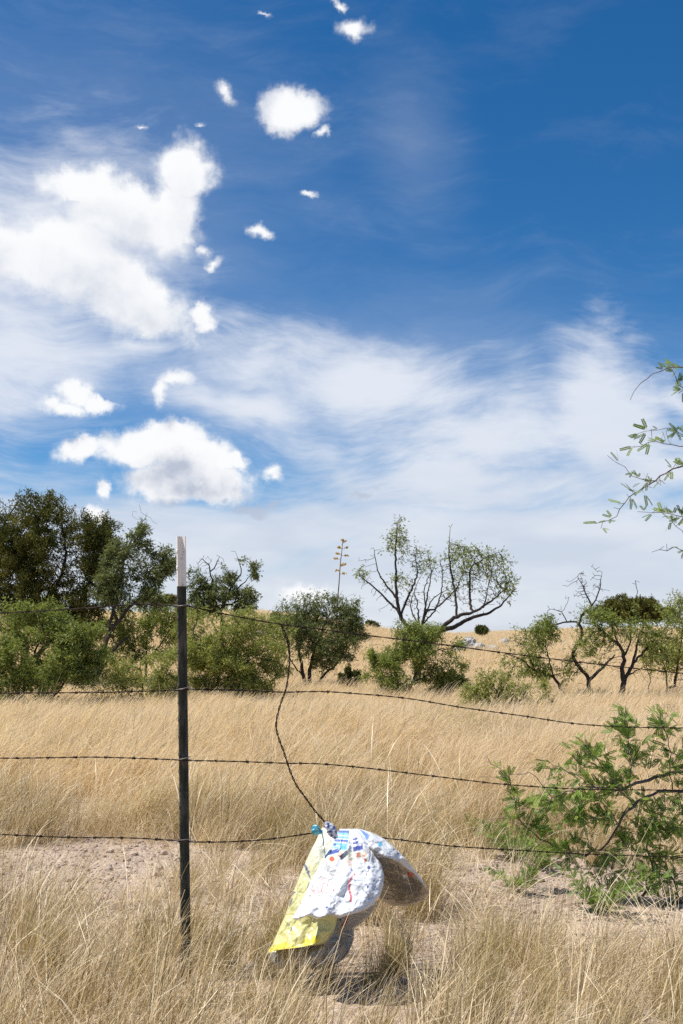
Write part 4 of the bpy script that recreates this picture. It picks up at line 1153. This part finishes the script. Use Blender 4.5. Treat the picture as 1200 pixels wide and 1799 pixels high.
tree('mesquite_tree', 'mesquite with a thick dark leaning trunk near the right edge', 'tree', 17.2,
     [([(1082, 1246), (1088, 1222), (1095, 1203), (1093, 1178), (1096, 1156), (1088, 1134), (1064, 1114), (1042, 1097)], .085, .015),
      ([(1095, 1195), (1112, 1166), (1118, 1130), (1132, 1095)], .055, .010), ([(1096, 1156), (1108, 1125), (1104, 1095)], .03, .008), ([(1112, 1166), (1142, 1132), (1160, 1112), (1174, 1098)], .03, .007), ([(1088, 1134), (1076, 1105), (1074, 1085)], .025, .006), ([(1100, 1190), (1118, 1180), (1130, 1172)], .025, .008)],
     [(1058, 1085, 44, 20, 1), (1100, 1100, 50, 34, 1.1), (1148, 1118, 34, 34, .9), (1045, 1125, 34, 30, .7), (1120, 1075, 30, 14, .35), (1160, 1085, 20, 20, .4)],
     'mesquite', 35, hollow=-.0, n_attr=1400, step=.07, tip_r=.0036, leaf_n=3300, leaf_l=.06, leaf_w=.014, kill=.12, group=MESQ, clump=1.5, wood_r=.095, bare_blobs=[(1100, 1140, 50, 36, .8), (1115, 1045, 26, 18, .25), (1140, 1165, 40, 30, .4)])
tree('mesquite_bush', 'bright green mesquite bush cut off by the right edge, behind the wires', 'bush', 18.5,
     [([(1172, 1212), (1170, 1180), (1160, 1150)], .03, .01), ([(1186, 1215), (1188, 1180), (1196, 1140), (1200, 1100)], .03, .01), ([(1140, 1215), (1142, 1190), (1135, 1170)], .015, .006)],
     [(1185, 1085, 32, 34, 1), (1185, 1135, 40, 30, 1), (1230, 1120, 50, 60, 1.4), (1165, 1160, 30, 24, .4)], 'mesquite_yellow', 36, n_attr=700, leaf_n=6000, leaf_l=.06, leaf_w=.014, kill=.12, bare_blobs=[(1180, 1180, 40, 24, .4), (1165, 1060, 22, 14, .15)], clump=1.4)
tree('mesquite_sapling', 'airy yellow-green sapling growing in the grass left of the low-limbed mesquite', 'sapling', 14.2,
     [([(884, 1272), (880, 1235), (866, 1200)], .012, .005), ([(890, 1272), (910, 1235), (930, 1205)], .011, .005), ([(882, 1250), (850, 1225), (830, 1210)], .009, .004), ([(935, 1262), (945, 1232), (958, 1212)], .010, .004)],
     [(865, 1215, 44, 30, 1), (835, 1225, 26, 26, .6), (905, 1222, 34, 34, .8), (945, 1225, 24, 24, .5), (860, 1252, 40, 14, .5)], 'mesquite_yellow', 37, n_attr=420, step=.06, leaf_n=2700, leaf_l=.052, leaf_w=.011, kill=.10, clump=2.0)
tree('olive_shrub', 'low olive bushy undergrowth at the foot of the low-limbed mesquite', 'shrub', 16.8,
     [([(1045, 1248), (1045, 1230)], .008, .004), ([(1045, 1246), (1020, 1228)], .008, .004), ([(1045, 1246), (1068, 1230)], .008, .004)],
     [(1040, 1236, 42, 14, 1)], 'shrub_olive', 38, n_attr=160, step=.06, leaf_n=2600, leaf_l=.08, leaf_w=.009, kill=.08)
tree('dead_shrub', 'leafless grey shrub at the right edge above the green spray', 'shrub', 13.0,
     [([(1190, 1275), (1186, 1255)], .008, .004), ([(1190, 1272), (1175, 1245)], .007, .003), ([(1190, 1272), (1204, 1248)], .007, .003)],
     [(1188, 1252, 28, 20, 1)], 'shrub_olive', 39, n_attr=260, step=.045, leaf_n=0, kill=.06, bark='bark_grey', tip_r=.002)
# --- far things on the ridge
tree('juniper_tree', 'distant dark green rounded juniper on the ridge at the right', 'tree', 55,
     [([(1108, 1100), (1108, 1085), (1105, 1070)], .15, .04), ([(1108, 1095), (1060, 1085)], .08, .03), ([(1108, 1095), (1155, 1082)], .08, .03)],
     [(1105, 1068, 40, 17, 1.2), (1065, 1078, 26, 10, .6), (1145, 1078, 30, 11, .8), (1110, 1082, 60, 9, .6)], 'juniper', 40, n_attr=700, step=.2, leaf_n=26000, leaf_l=.12, leaf_w=.05, style='juniper', kill=.25, leaf_spread=.2, tip_r=.008, clump=.8)
RS = [(654, 1098, 11, 5, 58, 'round dark shrub on the skyline left of the forked mesquite'), (846, 1106, 11, 4, 52, 'small green shrub on the ridge right of the forked mesquite'), (484, 1086, 8, 6, 50, 'tiny olive shrub on the ridge above the hanging wire stay'),
      (625, 1120, 22, 7, 45, 'low olive shrub on the slope beside the rounded mesquite'), (300, 1052, 10, 7, 55, 'tiny yellowish shrub on the ridge left of the post'), (560, 1100, 30, 8, 50, 'low shrub on the slope behind the rounded mesquite')]
for k, (px, py, rx, ry, d, lab) in enumerate(RS):
    tree('ridge_shrub', lab, 'shrub', d, [([(px, py + ry + 6), (px, py)], .04, .02), ([(px, py + ry + 4), (px - rx * .6, py)], .03, .02), ([(px, py + ry + 4), (px + rx * .6, py)], .03, .02)],
         [(px, py, rx, ry, 1)], 'shrub_olive' if k in (2, 3, 4) else 'shrub_dark', 50 + k, n_attr=110, step=.15, leaf_n=1700, leaf_l=.13, leaf_w=.05, kill=.18, leaf_spread=.15, tip_r=.006, group='small shrubs on the ridge')

# agave flower stalk
def agave():
    d = 30.0
    base = at(592, 1150, d); base[2] = float(hgt(base[0], base[1])) - .1
    root = empty('agave_stalk', Vector(base)); tag(root, 'tall thin agave flower stalk with yellow seed clusters', 'agave stalk')
    pts = [base] + [at(x, y, d) for x, y in ((592, 1100), (593, 1060), (596, 1020), (598, 990), (601, 965), (602, 950))]
    P = smooth_path(pts, .12)
    g = Geo(); g.tube(P, np.linspace(.036, .010, len(P)), 6)
    link('stalk', g.mesh('stalk', True), M['stalk'], root, base)
    r = np.random.default_rng(5)
    for (x, y, sx, sy) in ((600, 957, 606, 951), (600, 964, 609, 962), (600, 964, 596, 962), (599, 975, 608, 976), (599, 974, 593, 972), (598, 982, 590, 981), (598, 993, 605, 991), (598, 994, 601, 993), (597, 1003, 593, 1002), (597, 1008, 604, 1007), (602, 950, 602, 948)):
        q0 = at(x, y, d); q1 = at(sx, sy, d + r.uniform(-.12, .12))
        g = Geo(); g.tube(np.array([q0, (q0 + q1) / 2 - np.array([0, 0, .02]), q1]), [.007, .005, .005], 4)
        br = link('side_branch', g.mesh('side_branch'), M['stalk'], root, base)
        pg = Geo()
        for _ in range(16):
            c = q1 + r.normal(size=3) * np.array([.035, .03, .012]); h = np.array([r.normal() * .01, r.normal() * .01, .045])
            pg.tube(np.array([c - h * .5, c, c + h * .5]), [.006, .016, .005], 5)
        po = link('seed_cluster', pg.mesh('seed_cluster'), M['pod'], br, base); po['kind'] = 'stuff'; po.location = (0, 0, 0)
    root_children_fix(root)
agave()

# ------------------------------------------------------------------ rocks
def rock(label, px, py, d, sx, sy, sz, mat, seed, name='rock', group=None):
    import bmesh
    bm = bmesh.new(); bmesh.ops.create_icosphere(bm, subdivisions=4, radius=1)
    for v in bm.verts:
        n = v.co.copy()
        k = 1 + .35 * mnoise.noise(n * 1.3 + Vector((seed, 0, 0))) + .16 * mnoise.noise(n * 3.4 + Vector((0, seed, 0)))
        q = n * k
        for _ in range(3): pass
        f = .22; q = Vector((round(q.x / f) * f * .45 + q.x * .55, round(q.y / f) * f * .45 + q.y * .55, round(q.z / f) * f * .45 + q.z * .55))
        v.co = Vector((q.x * sx, q.y * sy, q.z * sz))
    me = bpy.data.meshes.new(name); bm.to_mesh(me); bm.free(); me.materials.append(M[mat])
    c = at(px, py, d)
    o = bpy.data.objects.new(name, me); COL.objects.link(o)
    o.location = (c[0], c[1], float(hgt(c[0], c[1])) + (sz * .45 + .04 if d > 20 else sz * .15)); o.rotation_euler = (0, 0, seed)
    return tag(o, label, 'rock', group)
RK = 'pale rocks on the grassy slope'
rock('largest pale rock on the slope behind the forked mesquite', 824, 1138, 40, .55, .4, .34, 'rock', 1.1, group=RK)
rock('blocky pale rock just right of the largest one on the slope', 843, 1144, 39.4, .28, .25, .22, 'rock', 2.3, group=RK)
rock('lower left pale rock of the slope outcrop', 808, 1148, 39, .32, .24, .2, 'rock', 3.7, group=RK)
rock('small pale rock highest up the slope outcrop', 886, 1121, 43, .26, .2, .24, 'rock', 4.2, group=RK)
rock('small pale rock right of the slope outcrop', 866, 1150, 39, .26, .16, .14, 'rock', 5.9, group=RK)
rock('pale rock low on the slope near the wire stay', 462, 1126, 42, .5, .3, .16, 'rock', 6.6, group=RK)
rock('grey-brown rock under the near green branches', 993, 1484, 5.2, .075, .06, .04, 'rock_tan', 1.9, group='rocks on the bare gravel')
rock('flat tan rock on bare gravel below the lowest wire', 1000, 1546, 4.4, .065, .05, .022, 'rock_tan', 2.8, group='rocks on the bare gravel')
rock('squat tan stone on bare gravel left of the post', 215, 1582, 4.1, .03, .03, .018, 'rock_tan', 3.3, group='rocks on the bare gravel')
rock('small tan stone at the left foot of the gravel patch', 106, 1652, 3.5, .03, .025, .018, 'rock_tan', 7.3, group='rocks on the bare gravel')

# ------------------------------------------------------------------ near mesquite, its trunk just outside the right edge
def off(pts, dd): return [(x, y, dd) if len(p) == 2 else p for p in pts for x, y in [p[:2]]]
ND = 4.5
near_limbs = [
    ([(1440, 1690, .5), (1425, 1500, .45), (1395, 1250, .4), (1370, 1000, .35), (1350, 820, .3), (1330, 660, .25)], .06, .012),
    ([(1425, 1480, .45), (1340, 1420, .35), (1270, 1372, .2), (1200, 1355, .1), (1168, 1362, .05), (1120, 1376, .0), (1096, 1386, -.02)], .013, .0065),
    ([(1425, 1500, .45), (1330, 1440, .3), (1250, 1398, .1), (1200, 1390, .05), (1168, 1392, 0), (1137, 1399, -.02), (1112, 1416, -.03), (1094, 1434, -.03), (1086, 1450, -.02), (1074, 1470, 0), (1063, 1486, .02), (1030, 1503, .04)], .012, .0035),
    ([(1432, 1600, .5), (1330, 1590, .25), (1255, 1572, .1), (1200, 1585, .02), (1155, 1600, -.02), (1120, 1606, -.05), (1088, 1622, -.05)], .012, .006),
    ([(1088, 1622, -.05), (1110, 1595, 0), (1135, 1565, .05), (1150, 1538, .1), (1142, 1508, .12), (1138, 1478, .15), (1150, 1440, .2)], .008, .003),
    ([(1096, 1386, -.02), (1050, 1383, -.05), (1010, 1386, -.08), (970, 1402, -.1)], .005, .002),
    ([(1092, 1390, 0), (1060, 1396, 0), (1030, 1412, .0), (1000, 1432, .05), (968, 1470, .1)], .004, .002),
    ([(1030, 1503, .04), (1005, 1499, .06), (975, 1485, .08), (945, 1474, .08), (930, 1458, .08), (912, 1440, .06), (905, 1405, .04), (893, 1365, .02), (856, 1330, 0)], .0034, .0012),
    ([(912, 1441, .06), (885, 1437, .06), (855, 1446, .06)], .002, .001),
    ([(970, 1402, -.1), (950, 1376, -.1), (930, 1356, -.1), (900, 1362, -.1), (842, 1365, -.1)], .002, .001),
    ([(1105, 1380, -.02), (1110, 1340, -.05), (1102, 1290, -.08), (1098, 1240, -.1)], .0035, .0015),
    ([(1180, 1390, 0), (1176, 1310, -.05), (1163, 1272, -.08), (1160, 1246, -.1)], .003, .0014),
    ([(1092, 1384, -.02), (1062, 1350, -.05), (1035, 1318, -.08), (1020, 1296, -.08)], .0035, .0014),
    ([(1050, 1383, -.05), (1010, 1360, -.02), (975, 1345, 0), (962, 1335, 0)], .0025, .0012),
    ([(1112, 1416, -.03), (1090, 1385, -.1), (1070, 1370, -.1)], .003, .0015),
    ([(1086, 1450, -.02), (1070, 1425, -.05), (1058, 1432, -.05)], .003, .0015),
    ([(1200, 1590, .02), (1180, 1540, .05), (1160, 1500, .1), (1165, 1460, .1)], .004, .002),
    ([(1120, 1606, -.05), (1070, 1580, .0), (1050, 1545, .0), (1040, 1520, 0)], .003, .0015),
    # overhead sprays
    ([(1340, 735, .28), (1290, 668, .15), (1250, 650, .05), (1205, 645, 0), (1185, 645, 0), (1160, 651, 0), (1133, 670, 0), (1119, 682, 0), (1107, 703, 0)], .007, .0012),
    ([(1355, 860, .3), (1290, 770, .2), (1240, 720, .1), (1200, 683, 0), (1185, 662, 0), (1174, 641, 0)], .006, .0012),
    ([(1300, 780, .2), (1240, 775, .1), (1200, 765, 0), (1180, 755, 0), (1165, 753, 0), (1120, 762, 0)], .004, .001),
    ([(1350, 850, .3), (1280, 805, .1), (1225, 788, 0), (1185, 783, -.05), (1150, 777, -.05), (1125, 784, -.05), (1100, 785, -.05)], .005, .001),
    ([(1362, 920, .3), (1290, 835, .1), (1230, 812, .05), (1190, 822, 0), (1165, 835, 0), (1145, 850, 0), (1108, 870, 0), (1095, 885, 0), (1088, 900, 0), (1070, 914, 0), (1045, 920, 0)], .006, .0012),
    ([(1145, 850, 0), (1108, 832, .02), (1092, 818, .02), (1067, 800, .02)], .002, .001),
    ([(1375, 1010, .35), (1290, 925, .1), (1230, 908, .05), (1195, 908, 0), (1165, 901, 0), (1140, 901, 0), (1120, 899, 0)], .005, .001),
    ([(1240, 910, .05), (1215, 945, .02), (1195, 930, 0), (1178, 914, 0)], .003, .001),
    ([(1290, 935, .1), (1240, 960, .05), (1205, 966, 0), (1185, 963, 0), (1160, 968, 0), (1145, 970, 0)], .004, .001),
]
near_blobs = [(1100, 1290, 30, 46, .9), (1160, 1262, 26, 20, .5), (1040, 1330, 36, 34, .8), (985, 1362, 42, 24, .7), (1060, 1372, 55, 30, .9), (968, 1418, 56, 36, .6), (1030, 1430, 56, 44, .8), (1150, 1440, 60, 50, 1.4), (1130, 1515, 80, 46, 1.5),
              (1045, 1535, 30, 30, .4), (1180, 1350, 30, 40, .7), (1175, 1570, 50, 34, .9), (900, 1395, 22, 30, .18), (935, 1460, 26, 20, .2), (1260, 1450, 60, 90, 1.0), (1240, 1330, 50, 50, .5), (1130, 1335, 30, 30, .4), (1100, 1470, 44, 26, .6), (1010, 1495, 34, 20, .35),
              (1178, 645, 10, 10, .06), (1196, 668, 12, 14, .08), (1193, 690, 10, 14, .06), (1195, 752, 14, 9, .1), (1160, 780, 26, 8, .16), (1115, 783, 14, 6, .06), (1185, 822, 14, 10, .12), (1150, 845, 30, 16, .3), (1112, 862, 26, 22, .3), (1090, 890, 16, 18, .16), (1060, 916, 16, 6, .08),
              (1165, 898, 26, 8, .16), (1190, 918, 14, 12, .12), (1180, 962, 26, 8, .16), (1108, 832, 16, 8, .1), (1300, 800, 70, 120, 1.0), (1330, 1050, 70, 120, .9)]
tree('mesquite_tree', 'near mesquite at the right edge, leafy sprays reaching over the wires and into the sky', 'tree', ND, near_limbs, near_blobs, 'mesquite_near', 77,
     n_attr=1700, step=.035, tip_r=.0011, power=2.3, leaf_n=2050, leaf_l=.053, style='pinnate', bark='bark_near', kill=.045, jit=.22, depth=.9, wood_r=.06, group=MESQ)

# low green weeds on the bare ground below it
def weed(px, py, n, h, label, seed):
    r = np.random.default_rng(seed)
    rx, rz = ray(px, py); d = CAM_H / -rz
    x0 = rx * d; z0 = float(hgt(x0, d))
    root = empty('green_weed', (x0, d, z0)); tag(root, label, 'weed', 'low green weeds on the gravel')
    g = Geo(); B, Tw = [], []
    for _ in range(n):
        a = r.uniform(0, 6.28); l = h * r.uniform(.6, 1.2)
        p = np.array([(0, 0, -.01), (math.cos(a) * l * .4, math.sin(a) * l * .4, l * .5), (math.cos(a) * l * .9, math.sin(a) * l * .9, l * .8)])
        P = smooth_path(p, .02); g.tube(P, np.linspace(.0016, .0006, len(P)), 3)
        for q in range(1, len(P)):
            for _ in range(2): B.append(P[q] ); Tw.append(P[q] - P[q - 1])
    link('stem', g.mesh('stem'), M['bark_near'], root)
    link('leaves', pinnate(np.array(B), unit(np.array(Tw)), np.clip(r.normal(.5, .2, len(B)), 0, 1), .045, r), M['mesquite_near'], root)
weed(868, 1478, 9, .14, 'low feathery weed at the left end of the green group below the third wire', 1)
weed(905, 1500, 10, .16, 'taller feathery weed just behind the lowest wire', 2)
weed(950, 1512, 9, .13, 'feathery weed on gravel right under the lowest wire', 3)
weed(905, 1560, 7, .10, 'small weed on the bare gravel below the lowest wire', 4)
weed(1062, 1590, 9, .16, 'leafy weed by the foot of the near dark limb', 5)

# ------------------------------------------------------------------ grass
def T(g, mat):
    me = g.mesh('tuft'); me.materials.append(M[mat]); return me
near_src = [T(blades(95, .085, .31, .30, .0031, .52, .36, .75, 5), 'straw_near') for _ in range(5)] \
         + [T(blades(120, .06, .22, .28, .0031, .42, .28, .5, 4), 'green_grass') for _ in range(2)] \
         + [T(blades(15, .12, .47, .25, .0021, .85, .32, .75, 7, heads=.5, tone=(.6, 1), swirl=.8), 'straw_near') for _ in range(4)] \
         + [T(blades(75, .17, .24, .45, .0030, 1.15, .35, .4, 4, swirl=2.0, tone=(.3, 1)), 'straw_near') for _ in range(3)]
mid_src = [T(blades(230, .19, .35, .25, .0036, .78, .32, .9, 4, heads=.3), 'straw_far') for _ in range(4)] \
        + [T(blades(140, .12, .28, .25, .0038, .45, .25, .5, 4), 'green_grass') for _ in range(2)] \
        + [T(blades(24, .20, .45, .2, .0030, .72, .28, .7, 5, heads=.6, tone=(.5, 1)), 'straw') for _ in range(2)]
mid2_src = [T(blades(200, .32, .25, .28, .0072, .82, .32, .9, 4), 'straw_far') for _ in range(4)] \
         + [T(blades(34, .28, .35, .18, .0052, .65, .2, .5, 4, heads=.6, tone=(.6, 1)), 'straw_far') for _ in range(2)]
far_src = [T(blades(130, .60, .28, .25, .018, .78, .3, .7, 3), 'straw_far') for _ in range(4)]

def sample(y0, y1, dens, keep, seed):
    r = np.random.default_rng(seed)
    n = int((y1 - y0) * 2 * (.42 * y1 + .9) * dens)
    y = r.uniform(y0, y1, n); x = r.uniform(-1, 1, n) * (.42 * y1 + .9)
    m = np.abs(x) < .42 * y + .9
    x, y = x[m], y[m]
    m = r.uniform(size=len(x)) < keep(x, y)
    return x[m], y[m], r
def lay(name, src, x, y, r, idx, smin, smax, rotj, label, small=None):
    n = len(x)
    rot = np.stack([r.normal(size=n) * .06, r.normal(size=n) * .06, r.normal(size=n) * rotj], 1)
    sc = r.uniform(smin, smax, n)
    if small is not None: sc = sc * small
    scatter(name, src, np.stack([x, y, hgt(x, y)], 1), rot, np.stack([sc, sc, sc * r.uniform(.85, 1.15, n)], 1), idx, label, 'grass')

# foreground and fence line
kn = lambda x, y: np.clip(1.0 - 1.05 * np.clip(bare(x, y) * np.where(y < 3.6, .25, 1.05) + .35 * vnoise(x, y, 4.0, 3.0), 0, 1), .02, 1) * np.where(y < 3.75, 1, np.where(y < 5.4, .80, 1)) * np.clip(.95 + .7 * vnoise(x, y, 2.2, 1.0), .35, 1)
x, y, r = sample(2.05, 6.2, 88, kn, 101)
gn = vnoise(x, y, 1.6, 8.0)
u = r.uniform(size=len(x))
idx = np.where((u < .17) & (y > 2.75), r.integers(7, 11, len(x)), np.where(u < .36, r.integers(11, 14, len(x)), np.where(gn + r.normal(size=len(x)) * .25 > .20, r.integers(5, 7, len(x)), r.integers(0, 5, len(x)))))
front = (np.abs(x + .0) < .34) & (y > 2.35) & (y < 3.5)
keep_ = ~((x > -.10) & (x < .26) & (y > 2.7) & (y < 3.12) & (idx < 7) & (u < .75)) & ~(front & (idx >= 7) & (idx < 11)) & ~((np.abs(x) < .26) & (y > 3.02) & (y < 3.30) & (idx < 7) & (u < .6))
x, y, idx, front = x[keep_], y[keep_], idx[keep_], front[keep_]
small_ = np.where(front, .72, np.where(y < 3.8, np.where(x > .38, .74, .88), np.clip(.95 - .35 * bare(x, y), .5, 1)))
bsel = (bare(x, y) > .05) & (y > 3.3) & (idx < 7) & (np.sin(x * 91.7 + y * 57.3) > -.3)
idx = np.where(bsel, 11 + (np.abs(x * 1000).astype(int) % 3), idx)
lay('foreground_grass', near_src, x, y, r, idx, .7, 1.15, .75, 'straw and olive tufts of dry grass along the fence line', small_)
# meadow
km = lambda x, y: np.clip(1 - 1.1 * bare(x, y), .0, 1) * sstep(4.6, 7.2, y + 1.1 * vnoise(x, y, .9, 6.0))
x, y, r = sample(4.8, 12.0, 30, km, 102)
gn = vnoise(x, y, .9, 5.0)
u = r.uniform(size=len(x))
idx = np.where(u < .10, r.integers(6, 8, len(x)), np.where((gn > .18) & (u < .5), r.integers(4, 6, len(x)), r.integers(0, 4, len(x))))
lay('meadow_grass', mid_src, x, y, r, idx, .7, 1.15, .5, 'wind-swept golden grass of the open meadow beyond the fence', (.55 + .45 * sstep(4.8, 7.5, y)) * (1 + .35 * vnoise(x, y, 1.3, 9.0)))
x, y, r = sample(11.5, 24.0, 11, lambda x, y: np.ones(len(x)), 103)
u = r.uniform(size=len(x)); idx = np.where(u < .25, r.integers(4, 6, len(x)), r.integers(0, 4, len(x)))
lay('far_meadow_grass', mid2_src, x, y, r, idx, .7, 1.1, .45, 'pale golden grass around the feet of the bushes')
x, y, r = sample(23.0, 74.0, 3.2, lambda x, y: np.clip(.8 + .5 * vnoise(x, y, .25, 2.0), .2, 1), 104)
lay('hill_grass', far_src, x, y, r, r.integers(0, 4, len(x)), .7, 1.15, .5, 'golden grass covering the low hill up to the skyline')

# ------------------------------------------------------------------ pebbles on the bare gravel
def pebble_mesh(seed):
    import bmesh
    bm = bmesh.new(); bmesh.ops.create_icosphere(bm, subdivisions=1, radius=1)
    for v in bm.verts:
        v.co *= 1 + .35 * mnoise.noise(v.co * 1.7 + Vector((seed * 3.3, 0, 0)))
        v.co.z *= .62
    me = bpy.data.meshes.new('pebble'); bm.to_mesh(me); bm.free(); me.materials.append(M['pebble']); return me
x, y, r = sample(2.2, 6.5, 900, lambda x, y: np.clip(bare(x, y) * 1.4 + .12, .05, 1), 105)
n = len(x); sc = np.exp(r.normal(-5.15, .5, n)).clip(.002, .025)
scatter('gravel', [pebble_mesh(k) for k in range(5)], np.stack([x, y, hgt(x, y) + sc * .2], 1), r.uniform(0, 6.28, (n, 3)) * np.array([.1, .1, 1]), np.stack([sc * r.uniform(.8, 1.5, n), sc, sc], 1), r.integers(0, 5, n), 'pinkish tan gravel scattered over the bare patches', 'gravel')
